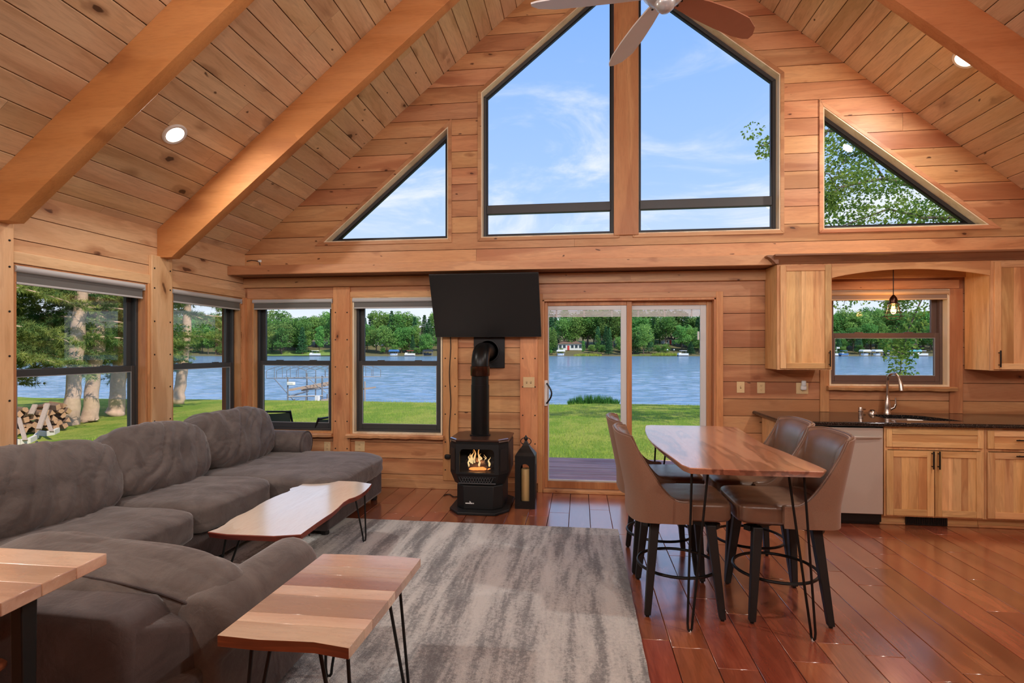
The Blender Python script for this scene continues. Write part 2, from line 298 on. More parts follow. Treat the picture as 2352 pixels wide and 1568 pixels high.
# ------------------------------------------------------------------ mesh helpers
class MB:
    def __init__(s): s.v = []; s.f = []
    def add(s, vs, fs):
        n = len(s.v); s.v += [tuple(p) for p in vs]; s.f += [tuple(i+n for i in f) for f in fs]; return s
    def box(s, x0, x1, y0, y1, z0, z1):
        return s.add([(x0,y0,z0),(x1,y0,z0),(x1,y1,z0),(x0,y1,z0),(x0,y0,z1),(x1,y0,z1),(x1,y1,z1),(x0,y1,z1)],
                     [(0,3,2,1),(4,5,6,7),(0,1,5,4),(1,2,6,5),(2,3,7,6),(3,0,4,7)])
    def prism(s, poly, axis, a, b):
        if axis == 'y': P = lambda p, t: (p[0], t, p[1])
        elif axis == 'x': P = lambda p, t: (t, p[0], p[1])
        else: P = lambda p, t: (p[0], p[1], t)
        n = len(poly)
        vs = [P(p, a) for p in poly]+[P(p, b) for p in poly]
        fs = [tuple(range(n)), tuple(range(2*n-1, n-1, -1))]+[(i, (i+1) % n, n+(i+1) % n, n+i) for i in range(n)]
        return s.add(vs, fs)
    def hexa(s, a, b):
        """two quads joined"""
        return s.add(list(a)+list(b), [(0,1,2,3),(7,6,5,4)]+[(i,(i+1)%4,4+(i+1)%4,4+i) for i in range(4)])
    def tube(s, pts, r, seg=8, closed=False):
        pts = [Vector(p) for p in pts]; n = len(pts); R = r if isinstance(r, (list, tuple)) else [r]*n
        rings = []; up = None
        for i, p in enumerate(pts):
            if closed: t = pts[(i+1) % n]-pts[i-1]
            else: t = pts[min(i+1, n-1)]-pts[max(i-1, 0)]
            t.normalize()
            if up is None: up = Vector((0, 0, 1)) if abs(t.z) < .9 else Vector((1, 0, 0))
            x = t.cross(up).normalized(); y = x.cross(t).normalized(); up = y
            rings.append([p+(x*cos(2*pi*k/seg)+y*sin(2*pi*k/seg))*R[i] for k in range(seg)])
        vs = [q for rg in rings for q in rg]; fs = []
        for i in range(n if closed else n-1):
            j = (i+1) % n
            for k in range(seg): fs.append((i*seg+k, i*seg+(k+1) % seg, j*seg+(k+1) % seg, j*seg+k))
        if not closed: fs += [tuple(range(seg-1, -1, -1)), tuple(range((n-1)*seg, n*seg))]
        return s.add(vs, fs)
    def lathe(s, prof, c=(0, 0, 0), seg=24, M=None):
        vs = []; fs = []; n = len(prof)
        for (r, z) in prof:
            for k in range(seg):
                p = Vector((r*cos(2*pi*k/seg), r*sin(2*pi*k/seg), z))
                if M is not None: p = M @ p
                vs.append(p+Vector(c))
        for i in range(n-1):
            for k in range(seg): fs.append((i*seg+k, i*seg+(k+1) % seg, (i+1)*seg+(k+1) % seg, (i+1)*seg+k))
        fs += [tuple(range(seg-1, -1, -1)), tuple(range((n-1)*seg, n*seg))]
        return s.add(vs, fs)
    def grid(s, fn, nu, nv, cu=False):
        vs = [fn(i/(nu if cu else nu-1), j/(nv-1)) for j in range(nv) for i in range(nu)]
        fs = [(j*nu+i, j*nu+(i+1) % nu, (j+1)*nu+(i+1) % nu, (j+1)*nu+i) for j in range(nv-1) for i in range(nu if cu else nu-1)]
        return s.add(vs, fs)
    def rot(s, M):
        s.v = [tuple(M @ Vector(p)) for p in s.v]; return s

def link(name, me, mat, parent=None, label=None, cat=None, group=None, kind=None):
    o = bpy.data.objects.new(name, me); COL.objects.link(o)
    if mat is not None and not me.materials: me.materials.append(mat)
    if parent is not None:
        o.parent = parent; o.matrix_parent_inverse = Matrix.Translation(-WLOC.get(parent.name, Vector((0, 0, 0))))
        WLOC[o.name] = Vector((0, 0, 0)) if True else None
        WLOC[o.name] = Vector((0, 0, 0))
    for k, v in (('label', label), ('category', cat), ('group', group), ('kind', kind)):
        if v: o[k] = v
    return o
WLOC = {}
def obj(name, mb, mat, parent=None, smooth=False, bevel=0.0, seg=2, fix=True, subsurf=0, ang=40, **kw):
    me = bpy.data.meshes.new(name); me.from_pydata(mb.v, [], mb.f); me.validate()
    if fix:
        bm = bmesh.new(); bm.from_mesh(me); bmesh.ops.recalc_face_normals(bm, faces=bm.faces); bm.to_mesh(me); bm.free()
    o = link(name, me, mat, parent, **kw)
    if bevel:
        b = o.modifiers.new('bevel', 'BEVEL'); b.width = bevel; b.segments = seg; b.limit_method = 'ANGLE'; b.angle_limit = radians(35)
    if subsurf:
        b = o.modifiers.new('sub', 'SUBSURF'); b.levels = subsurf; b.render_levels = subsurf
    if smooth or bevel:
        me.shade_smooth()
        if not smooth or ang < 180: me.set_sharp_from_angle(angle=radians(ang))
    return o
def thing(name, label, cat, loc=(0, 0, 0), group=None, kind=None):
    o = bpy.data.objects.new(name, None); COL.objects.link(o); o.location = loc; o.empty_display_size = .1
    WLOC[o.name] = Vector(loc)
    if label: o['label'] = label
    if cat: o['category'] = cat
    if group: o['group'] = group
    if kind: o['kind'] = kind
    return o
def copy_tree(o, parent=None):
    c = o.copy(); COL.objects.link(c); c.parent = parent
    for ch in list(o.children): copy_tree(ch, c)
    return c
def clip(poly, a, b, c):
    """part of poly where a*x+b*z <= c"""
    out = []
    for i in range(len(poly)):
        p, q = poly[i], poly[(i+1) % len(poly)]; dp, dq = a*p[0]+b*p[1]-c, a*q[0]+b*q[1]-c
        if dp <= 1e-9: out.append(p)
        if (dp < -1e-9 and dq > 1e-9) or (dp > 1e-9 and dq < -1e-9):
            t = dp/(dp-dq); out.append((p[0]+t*(q[0]-p[0]), p[1]+t*(q[1]-p[1])))
    return out
def area(p): return .5*sum(p[i][0]*p[(i+1) % len(p)][1]-p[(i+1) % len(p)][0]*p[i][1] for i in range(len(p)))
def subtract(poly, hole):
    out = []; rest = poly
    for i in range(len(hole)):
        (x0, z0), (x1, z1) = hole[i], hole[(i+1) % len(hole)]      # hole is counter-clockwise: inside is on the left
        a, b = (z1-z0), -(x1-x0); c = a*x0+b*z0                    # inside: a*x+b*z <= c
        o = clip(rest, -a, -b, -c)
        if len(o) > 2 and abs(area(o)) > 1e-6: out.append(o)
        rest = clip(rest, a, b, c)
        if len(rest) < 3: break
    return out
def cut(polys, holes):
    for h in holes: polys = [q for p in polys for q in subtract(p, h)]
    return polys
def rect(x0, x1, z0, z1): return [(x0, z0), (x1, z0), (x1, z1), (x0, z1)]

# ================================================================== STRUCTURE
XL, XR, YB, YF = -3.9, 4.88, 5.9, -3.0
RX, RZ, SL = .49, 6.285, .823
roofz = lambda x: RZ-SL*abs(x-RX)
ca = 1/sqrt(1+SL*SL); sa = SL*ca
# floor
fl = obj('floor', MB().box(XL-.15, XR+.15, YF-.15, YB+.06, -.25, -.012), M_GAP, kind='structure')
pw = .192; x = -3.94; row = 0
while x < XR:
    y = .6+rnd.random()*.9 - (1.2 if x < 0 else 0)
    if x > 2.2: y = 2.0+rnd.random()*.8
    if x < -2.6: y = 3.6
    y0 = y
    while y < 5.9:
        L = .7+rnd.random()*1.1; y1 = min(y+L, 5.9)
        if 5.9-y1 < .25: y1 = 5.9
        obj('plank', MB().box(x+.0015, x+pw-.0015, y+.0015, y1-.0015, -.02, 0.0), M_FLOOR, fl, bevel=.0022, seg=1)
        y = y1
    # the same boards carry on behind the camera, one strip to a row
    obj('plank', MB().box(x+.0015, x+pw-.0015, YF, y0-.0015, -.02, 0.0), M_FLOOR, fl)
    x += pw; row += 1
# ---- back wall
TL = [(-1.09, 2.79), (.385, 2.79), (.385, 5.60), (-1.09, 4.405)]
TR = [(.595, 2.79), (2.06, 2.79), (2.06, 4.405), (.595, 5.60)]
GL = [(-2.935, 2.785), (-1.455, 2.785), (-1.455, 4.055)]
GR = [(2.47, 2.785), (4.03, 2.785), (2.47, 4.055)]
W3 = rect(-3.80, -2.81, .60, 2.15); W4 = rect(-2.585, -1.52, .60, 2.15)
DR = rect(-.39, 1.40, -.3, 2.085); KW = rect(2.53, 3.655, 1.185, 2.16)
HOLES = [TL, TR, GL, GR, W3, W4, DR, KW]
gable = [(XL-.3, -.3), (XR+.3, -.3), (XR+.3, roofz(XR+.3)+.04), (RX, RZ+.04), (XL-.3, roofz(XL-.3)+.04)]
bk = MB()
for p in cut([gable], HOLES): bk.prism(p, 'y', YB+.012, YB+.16)
wb = obj('wall_back', bk, M_GAP, kind='structure')
def back_rows(z0, z1, pitch, holes, xa, xb, joint=0):
    z = z0
    while z < z1-.01:
        a, b = z+.003, min(z+pitch, z1)-.003
        lo = clip(clip(rect(xa, xb, a, b), SL, 1, RZ+SL*RX), -SL, 1, RZ-SL*RX)
        if len(lo) > 2:
            segs = [lo]; xs = sorted(rnd.uniform(xa+1, xb-1) for _ in range(joint))
            for xj in xs:
                ns = []
                for s in segs:
                    l, r2 = clip(s, 1, 0, xj-.001), clip(s, -1, 0, -xj-.001)
                    ns += [q for q in (l, r2) if len(q) > 2]
                segs = ns
            for s in segs:
                ps = [p for p in cut([s], holes) if abs(area(p)) > 2e-4]
                # pieces that do not touch one another are boards of their own
                groups = []
                for p in sorted(ps, key=lambda p: min(q[0] for q in p)):
                    mn, mx_ = min(q[0] for q in p), max(q[0] for q in p)
                    if groups and mn < groups[-1][1]+.004: groups[-1][0].append(p); groups[-1][1] = max(groups[-1][1], mx_)
                    else: groups.append([[p], mx_])
                for g, _ in groups:
                    mb = MB()
                    for p in g: mb.prism(p, 'y', YB, YB+.014)
                    obj('plank', mb, M_WALLX, wb)
        z += pitch
back_rows(.0, .15, .15, HOLES, XL, XR)
back_rows(.15, 2.43, .1785, HOLES, XL, XR)
back_rows(2.49, RZ, .1815, HOLES, XL, XR, joint=1)
# posts with rows of screws on the back wall
def wall_post(parent, x0, x1, z0, z1, axis='y', pos=YB, d=.03, mat=None, screws=True, zs=None):
    mb = MB()
    if axis == 'y': mb.box(x0, x1, pos-d, pos, z0, z1)
    else: mb.box(pos, pos+d, x0, x1, z0, z1)
    p = obj('post', mb, mat or M_WALLZ, parent, bevel=.004)
    if screws:
        sb = MB()
        for z in (zs or [z0+.12+.31*k for k in range(int((z1-z0)/.31)+1) if z0+.12+.31*k < z1-.03]):
            for xx in (x0+.03, x1-.03):
                M = Matrix.Rotation(pi/2, 4, 'X') if axis == 'y' else Matrix.Rotation(-pi/2, 4, 'Y')
                c = (xx, pos-d, z) if axis == 'y' else (pos+d, xx, z)
                sb.lathe([(.0075, -.002), (.0075, .003), (.003, .005)], c, 8, M if axis == 'y' else Matrix.Rotation(pi/2, 4, 'Y'))
        obj('screws', sb, M_BLACK, p, kind='stuff')
    return p
wall_post(wb, -2.80, -2.60, 0, 2.27, d=.03)
wall_post(wb, -1.515, -1.345, .10, 2.27, d=.03)
wall_post(wb, -.65, -.455, .10, 2.27, d=.03)
wall_post(wb, .36, .62, 2.78, 6.16, d=.025, screws=False)
wall_post(wb, 2.44, 2.53, .92, 2.164, d=.018, screws=False)
wall_post(wb, 3.655, 3.775, .92, 2.164, d=.018, screws=False)
def strip(parent, name, x0, x1, z0, z1, d=.022, mat=None):
    return obj(name, MB().box(x0, x1, YB-d, YB, z0, z1), mat or M_WALLX, parent, bevel=.003)
strip(wb, 'rail', XL, 4.8, 2.275, 2.385, .035)
# baseboard
bb = obj('baseboard_back', MB().box(XL, -.47, YB-.02, YB, 0, .10), M_WALLX, kind='structure', bevel=.004)
obj('segment', MB().box(1.47, 1.87, YB-.02, YB, 0, .10), M_WALLX, bb, bevel=.004)
# ledge: fascia, shelf top, dark boarded underside
t1 = thing('trim_1', None, None, (0, 5.6, 2.44), kind='structure')
obj('fascia', MB().box(XL, 4.8, 5.58, 5.61, 2.388, 2.488), M_WALLX, t1, bevel=.004)
obj('shelf_board', MB().box(XL, 4.8, 5.61, 5.9, 2.455, 2.485), M_WALLX, t1)
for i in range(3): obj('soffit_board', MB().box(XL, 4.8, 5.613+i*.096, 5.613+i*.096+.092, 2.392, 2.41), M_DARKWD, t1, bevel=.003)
# ---- left wall
WA, WB_ = rect(3.27, 4.45, .60, 2.15), rect(4.735, 5.815, .60, 2.15)
lw = MB()
for p in cut([rect(YF-.15, YB+.16, -.3, roofz(XL)+.3)], [WA, WB_]): lw.prism(p, 'x', XL-.16, XL-.012)
wl = obj('wall_left', lw, M_GAP, kind='structure')
z = 0.0
for zz in [.0, .15, .3285, .507, .6855, .864, 1.0425, 1.221, 1.4, 1.578, 1.757, 1.935, 2.15, 2.325, 2.50]:
    nx = {1.935: 2.15, 2.50: 2.70}.get(zz, zz+.1785 if zz > .1 else .15)
    if zz == 2.15: nx = 2.325
    if zz == 2.325: nx = 2.50
    ps = cut([rect(YF, YB, zz+.003, nx-.003)], [WA, WB_])
    ps.sort(key=lambda p: min(q[0] for q in p))
    done = []
    for p in ps:
        mn, mx_ = min(q[0] for q in p), max(q[0] for q in p)
        if done and mn < done[-1][1]+.004: done[-1][0].append(p); done[-1][1] = max(mx_, done[-1][1])
        else: done.append([[p], mx_])
    for g, _ in done:
        mb = MB()
        for p in g: mb.prism(p, 'x', XL-.014, XL)
        obj('plank', mb, M_WALLY, wl)
wall_post(wl, 4.47, 4.72, 0, 2.42, 'x', XL, .035, M_PALEZ, zs=[.9+.305*k for k in range(5)]+[2.3])
wall_post(wl, 3.00, 3.262, 0, 2.42, 'x', XL, .035, M_PALEZ, zs=[.9+.305*k for k in range(5)]+[2.3])
obj('header', MB().box(XL, XL+.02, 3.262, 4.47, 2.155, 2.235), M_WALLY, wl, bevel=.003)
obj('header', MB().box(XL, XL+.02, 4.72, 5.88, 2.155, 2.225), M_WALLY, wl, bevel=.003)
obj('corner_post', MB().box(XL, XL+.035, 5.835, 5.9, .6, 2.16), M_WALLZ, wl)
# unseen walls that close the room
obj('wall_right', MB().box(XR, XR+.16, YF-.15, YB+.16, -.3, roofz(XR)+.2), M_WALLY, kind='structure')
rear = [(XL-.15, -.3), (XR+.15, -.3), (XR+.15, roofz(XR+.15)), (RX, RZ), (XL-.15, roofz(XL-.15))]
obj('wall_rear', MB().prism(rear, 'y', YF-.16, YF), M_WALLX, kind='structure')
lo_ = obj('rear_light_blocker', MB().box(XL, XR, YF, -.45, 2.52, 2.72), M_WALLX, kind='structure')  # added slab out of view, keeps the rear fill light off the sofa back
# ---- ceiling: roof slab and tongue-and-groove boards
rf = MB()
for sg in (-1, 1):
    a = lambda d, n: (RX+sg*(d*ca)+sg*n*sa, RZ-d*sa+n*ca)
    rf.prism([a(-.02, .02), a(6.6, .02), a(6.6, .24), a(-.02, .24)], 'y', YF-.5, YB+.55)
ce = obj('ceiling', rf, M_GAP, kind='structure')
pitch = .1775
for sg in (-1, 1):
    for k in range(33):
        d0, d1 = k*pitch+.003+(.03 if sg < 0 else .09)-.1, (k+1)*pitch-.003+(.03 if sg < 0 else .09)-.1
        if d0 < 0: d0 = 0.0
        cuts = [YF, 1.0]
        y = 1.0+rnd.random()*1.4
        while y < 5.6:
            cuts.append(y); y += 1.6+rnd.random()*2.4
        cuts.append(YB)
        for ya, yb in zip(cuts, cuts[1:]):
            q = lambda d, n: (RX+sg*(d*ca)+sg*n*sa, RZ-d*sa+n*ca)
            ch = .004
            mb = MB().prism([q(d0, .02), q(d0, ch), q(d0+ch, 0), q(d1-ch, 0), q(d1, ch), q(d1, .02)], 'y', ya+.001, yb-.001)
            obj('plank', mb, M_CEIL, ce)
# rafters
OFF = .383
for yb in (4.57, 3.13, 1.69, .25, -1.2, -2.65):
    for sg in (-1, 1):
        xw = XL if sg < 0 else XR
        X2 = lambda z: RX+sg*((RZ-OFF-z)/SL)
        zc = roofz(xw)-.262
        poly = [(RX, RZ+.0), (xw, roofz(xw)), (xw, zc), (X2(zc), zc), (RX, RZ-OFF)]
        obj('ceiling_beam', MB().prism(poly, 'y', yb, yb+.105), M_BEAM, kind='structure', bevel=.003)

# ---- windows. local frame: u along the wall, d outwards, z up
def wmap(side):
    if side == 'back': return lambda u, d, z: (u, YB+d, z)
    return lambda u, d, z: (XL-d, u, z)
def wbox(mb, P, u0, u1, d0, d1, z0, z1):
    a = [P(u0, d0, z0), P(u1, d0, z0), P(u1, d1, z0), P(u0, d1, z0)]; b = [P(u0, d0, z1), P(u1, d0, z1), P(u1, d1, z1), P(u0, d1, z1)]
    return mb.hexa(a, b)
def ring(mb, P, u0, u1, z0, z1, w, d0, d1, wb=None, wt=None):
    wb = wb or w; wt = wt or w
    wbox(mb, P, u0, u0+w, d0, d1, z0, z1); wbox(mb, P, u1-w, u1, d0, d1, z0, z1)
    wbox(mb, P, u0+w, u1-w, d0, d1, z0, z0+wb); wbox(mb, P, u0+w, u1-w, d0, d1, z1-wt, z1); return mb
def hung_window(n, side, u0, u1, z0, z1, zr, frame_mat, jamb_mat, sill=True, casing=None, sill_u=None):
    P = wmap(side); c = P((u0+u1)/2, 0, z0)
    w = thing('window_%d' % n, None, None, c, kind='structure')
    j = MB(); ring(j, P, u0, u1, z0, z1, .018, -.012, .115); obj('jamb', j, jamb_mat, w)
    f = MB(); ring(f, P, u0+.018, u1-.018, z0+.018, z1-.018, .026, .06, .15); obj('frame', f, frame_mat, w, bevel=.003)
    a, b = u0+.044, u1-.044
    s = MB(); ring(s, P, a, b, zr-.012, z1-.044, .05, .108, .14, wb=.04, wt=.05); us = obj('upper_sash', s, frame_mat, w, bevel=.003)
    obj('pane', wbox(MB(), P, a+.05, b-.05, .122, .126, zr+.028, z1-.094), M_GLASS, us)
    s = MB(); ring(s, P, a-.004, b+.004, z0+.044, zr+.026, .045, .068, .103, wb=.06, wt=.05); ls = obj('lower_sash', s, frame_mat, w, bevel=.003)
    obj('pane', wbox(MB(), P, a+.041, b-.041, .083, .087, z0+.104, zr-.024), M_GLASS, ls)
    t = MB(); ring(t, P, a+.041, b-.041, z0+.104, zr-.024, .006, .066, .07); obj('glazing_bead', t, M_BEADG, ls)
    lk = MB()
    for q in (.27, .73): wbox(lk, P, a+(b-a)*q-.04, a+(b-a)*q+.04, .075, .098, zr+.026, zr+.036)
    obj('lock', lk, frame_mat, ls)
    if sill:
        su0, su1 = sill_u or (u0-.06, u1+.03); mb = MB(); nseg = 24
        rr = random.Random(n); vs = []
        for i in range(nseg+1):
            u = su0+(su1-su0)*i/nseg; e = -.075+rr.uniform(-.008, .008); h = rr.uniform(-.004, .004)
            vs += [P(u, .06, z0+.002), P(u, e+.012, z0+.002), P(u, e, z0-.012+h), P(u, e+.006, z0-.04+h), P(u, .06, z0-.04)]
        fs = [(i*5+k, i*5+(k+1) % 5, i*5+5+(k+1) % 5, i*5+5+k) for i in range(nseg) for k in range(5)]+[(0, 1, 2, 3, 4), tuple(nseg*5+k for k in (4, 3, 2, 1, 0))]
        mb.add(vs, fs); obj('sill', mb, M_MAPLE if side == 'x' else M_WALLX, w)
    if casing:
        for (cu0, cu1, cz0, cz1) in casing: obj('casing', wbox(MB(), P, cu0, cu1, -.02, 0, cz0, cz1), M_WALLZ if cz1-cz0 > cu1-cu0 else (M_WALLX if side == 'back' else M_WALLY), w, bevel=.003)
    return w
hung_window(1, 'left', 3.28, 4.44, .60, 2.15, 1.385, M_GUN, M_WALLZ, sill=True, sill_u=(3.262, 4.47), casing=[(4.445, 4.468, .6, 2.155)])
hung_window(2, 'left', 4.74, 5.81, .60, 2.15, 1.385, M_GUN, M_WALLZ, sill=True, sill_u=(4.72, 5.83))
hung_window(3, 'back', -3.80, -2.81, .60, 2.15, 1.40, M_GUN, M_WALLZ, sill_u=(-3.83, -2.80), casing=[(-3.865, -3.80, .6, 2.15), (-3.86, -2.80, 2.15, 2.27)])
hung_window(4, 'back', -2.575, -1.525, .60, 2.15, 1.40, M_GUN, M_JAMB, sill_u=(-2.63, -1.50), casing=[(-2.60, -2.575, .6, 2.15), (-2.60, -1.515, 2.15, 2.215)])
hung_window(5, 'back', 2.53, 3.655, 1.185, 2.16, 1.70, M_BRONZE, M_JAMB, sill_u=(2.50, 3.69), casing=[(2.44, 3.74, 2.165, 2.25)])
def poly_offset(p, d):
    n = len(p); out = []
    for i in range(n):
        a, b, c = Vector(p[i-1]), Vector(p[i]), Vector(p[(i+1) % n])
        e1, e2 = (b-a).normalized(), (c-b).normalized(); n1, n2 = Vector((-e1.y, e1.x)), Vector((-e2.y, e2.x))
        m = (n1+n2).normalized(); out.append(tuple(b+m*(d/max(.2, m.dot(n1)))))
    return out
def poly_ring(p, d0, d1, y0, y1):
    """frame between the outlines offset by d0 and d1 (inwards)"""
    a, b = poly_offset(p, d0), poly_offset(p, d1); n = len(p); mb = MB()
    for i in range(n):
        j = (i+1) % n
        mb.hexa([(a[i][0], y0, a[i][1]), (a[j][0], y0, a[j][1]), (b[j][0], y0, b[j][1]), (b[i][0], y0, b[i][1])],
                [(a[i][0], y1, a[i][1]), (a[j][0], y1, a[j][1]), (b[j][0], y1, b[j][1]), (b[i][0], y1, b[i][1])])
    return mb
for k, (poly, mun) in enumerate(((TL, True), (TR, True), (GL, False), (GR, False))):
    cx = sum(p[0] for p in poly)/len(poly)
    w = thing('window_%d' % (6+k), None, None, (cx, YB, 2.79), kind='structure')
    obj('casing', poly_ring(poly, -.035, .004, YB-.014, YB), M_WALLX, w, bevel=.003)
    obj('jamb', poly_ring(poly, -.001, .014, YB-.01, YB+.12), M_JAMB, w)
    obj('frame', poly_ring(poly, .014, .048, YB+.09, YB+.15), M_GUN, w, bevel=.004)
    obj('glazing_bead', poly_ring(poly, .048, .062, YB+.10, YB+.135), M_BLACK, w)
    ip = poly_offset(poly, .05)
    if mun:
        a, b = min(p[0] for p in ip), max(p[0] for p in ip)
        obj('mullion', MB().box(a, b, YB+.085, YB+.15, 3.075, 3.175), M_GUN, w, bevel=.006)
        obj('pane', MB().prism(clip(ip, 0, 1, 3.08), 'y', YB+.118, YB+.122), M_GLASS, w)
        obj('pane', MB().prism(clip(ip, 0, -1, -3.17), 'y', YB+.118, YB+.122), M_GLASS, w)
    else:
        obj('pane', MB().prism(ip, 'y', YB+.118, YB+.122), M_GLASS, w)
# ---- sliding door
d = thing('door_1', None, None, (.5, YB, 0), kind='structure')
MD = M_WALLZ
f = MB(); P = wmap('back')
for (a, b) in ((-.405, -.385), (1.395, 1.415)): wbox(f, P, a, b, -.02, .14, 0, 2.10)
wbox(f, P, -.405, 1.415, -.02, .14, 2.08, 2.105); obj('frame', f, MD, d, bevel=.003)
obj('threshold', wbox(MB(), P, -.40, 1.41, -.03, .14, 0, .035), M_WALLX, d, bevel=.006)
obj('casing', wbox(MB(), P, 1.415, 1.485, -.025, 0, 0, 2.165), MD, d, bevel=.003)
obj('casing', wbox(MB(), P, -.455, -.405, -.025, 0, 0, 2.165), MD, d, bevel=.003)
obj('casing', wbox(MB(), P, -.405, 1.415, -.025, 0, 2.105, 2.165), M_WALLX, d, bevel=.003)
def door_panel(u0, u1, d0, d1, stl, strr, glass0, glass1):
    s = MB(); wbox(s, P, u0, u0+stl, d0, d1, .04, 2.08); wbox(s, P, u1-strr, u1, d0, d1, .04, 2.08)
    wbox(s, P, u0+stl, u1-strr, d0, d1, .04, .115); wbox(s, P, u0+stl, u1-strr, d0, d1, 2.035, 2.08)
    pn = obj('sliding_panel', s, MD, d, bevel=.004)
    dm = (d0+d1)/2; a, b = u0+stl, u1-strr
    w = MB(); wbox(w, P, a, a+.012, dm-.012, dm+.012, .115, 2.035); wbox(w, P, b-.062, b, dm-.012, dm+.012, .115, 2.035)
    wbox(w, P, a+.012, b-.062, dm-.012, dm+.012, .115, .135); wbox(w, P, a+.012, b-.062, dm-.012, dm+.012, 1.985, 2.035)
    obj('white_glazing_frame', w, M_DOORWHITE, pn, bevel=.003)
    obj('pane', wbox(MB(), P, a+.012, b-.062, dm-.003, dm+.003, .135, 1.985), M_GLASS, pn)
    bl = MB()
    for i in range(5): wbox(bl, P, a+.014, b-.064, dm+.006, dm+.022, 1.915+i*.014, 1.925+i*.014)
    for q in (.12, .5, .88): wbox(bl, P, a+(b-a-.06)*q-.008, a+(b-a-.06)*q+.008, dm+.003, dm+.006, 1.91, 1.985)
    obj('blind', bl, M_DOORWHITE, pn)
    return pn
pA = door_panel(-.385, .555, .03, .075, .035, .055, 0, 0)
pB = door_panel(.50, 1.395, .08, .125, .04, .055, 0, 0)
h = MB(); wbox(h, P, -.392, -.352, .004, .03, .94, 1.22); hp = obj('handle_plate', h, M_WHITE, d, bevel=.006)
arc = [(-.372+.055*sin(pi*i/12)+.012, YB-.0-.012-.03*sin(pi*i/12), .97+.22*i/12) for i in range(13)]
obj('handle', MB().tube(arc, .009, 8), M_BLACK, hp, smooth=True)
hk = wbox(MB(), P, 1.245, 1.262, .06, .08, 1.66, 1.75)
obj('blind_slider', hk, M_WHITE, pB, bevel=.003)

# ---- roller blinds
def roller(label, side, u0, u1, zt, hd=.085, roll=M_BLINDTOP, cloth=M_BLIND, drop=None):
    P = wmap(side); c = P((u0+u1)/2, 0, zt)
    t = thing('roller_blind', label, 'blind', c, 'roller blinds above the windows')
    prof = [(.035*sin(a*pi/6), .035*cos(a*pi/6)) for a in range(7)]
    mb = MB(); n = 12
    pts = [P(u0, -.008, zt-.024), P(u1, -.008, zt-.024)]
    mb.tube(pts, .024, 16); obj('roll', mb, roll, t, smooth=True)
    obj('fabric', wbox(MB(), P, u0+.005, u1-.005, -.006, .0, zt-hd-.02, zt-.03), cloth, t)
    obj('hem_bar', wbox(MB(), P, u0+.005, u1-.005, -.012, .004, zt-hd-.034, zt-hd-.018), roll, t, bevel=.004)
    obj('bracket', wbox(MB(), P, u1-.003, u1+.003, -.03, .012, zt-.055, zt-.004), roll, t)
    return t
roller('grey roller blind rolled up over the big window with pine trunks', 'left', 3.285, 4.40, 2.142, .098)
roller('grey roller blind over the narrow window between the bolted post and the room corner', 'left', 4.74, 5.80, 2.142, .098)
roller('grey roller blind over the window showing the empty boat lift', 'back', -3.79, -2.815, 2.142, .085)
roller('grey roller blind partly hidden behind the wall television', 'back', -2.57, -1.53, 2.142, .085)
roller('tan roller blind above the kitchen sink window', 'back', 2.54, 3.645, 2.155, .065, M_TAN, M_TAND)

# ================================================================== CEILING LIGHTS AND FAN
def downlight(x, y, label, power=52):
    sg = -1 if x < RX else 1
    nrm = Vector((sg*sa*-1, 0, -ca)) if False else Vector((-sg*sa, 0, -ca))
    p = Vector((x, y, roofz(x)))
    t = thing('recessed_light', label, 'light', p, 'recessed ceiling lights')
    M = Matrix.Translation(p) @ nrm.to_track_quat('Z', 'Y').to_matrix().to_4x4()
    obj('trim_ring', MB().lathe([(.098, -.004), (.098, .006), (.09, .014), (.072, .012), (.068, .004), (.068, -.004)], (0, 0, 0), 32, M), M_WHITE, t, smooth=True)
    obj('lens', MB().lathe([(.068, .004), (.068, .008), (.03, .010), (.001, .0105)], (0, 0, 0), 32, M), M_LAMPW, t, smooth=True)
    l = light('downlight_lamp', 'AREA', p+nrm*.03, power, (1.0, .94, .85), shape='DISK', size=.13); l.rotation_euler = (-nrm).to_track_quat('Z', 'Y').to_euler()
    l.parent = t; l.matrix_parent_inverse = Matrix.Translation(-p)
downlight(-3.185, 3.91, 'round recessed light glowing between the two rafters on the left slope', 26)
downlight(3.24, 5.03, 'round recessed light half hidden behind the rafter on the right slope', 32)
for x, y in ((-3.185, 1.0), (-3.185, -1.9), (3.24, 2.3), (3.24, -.6)): downlight(x, y, 'recessed light on the ceiling behind the viewer')

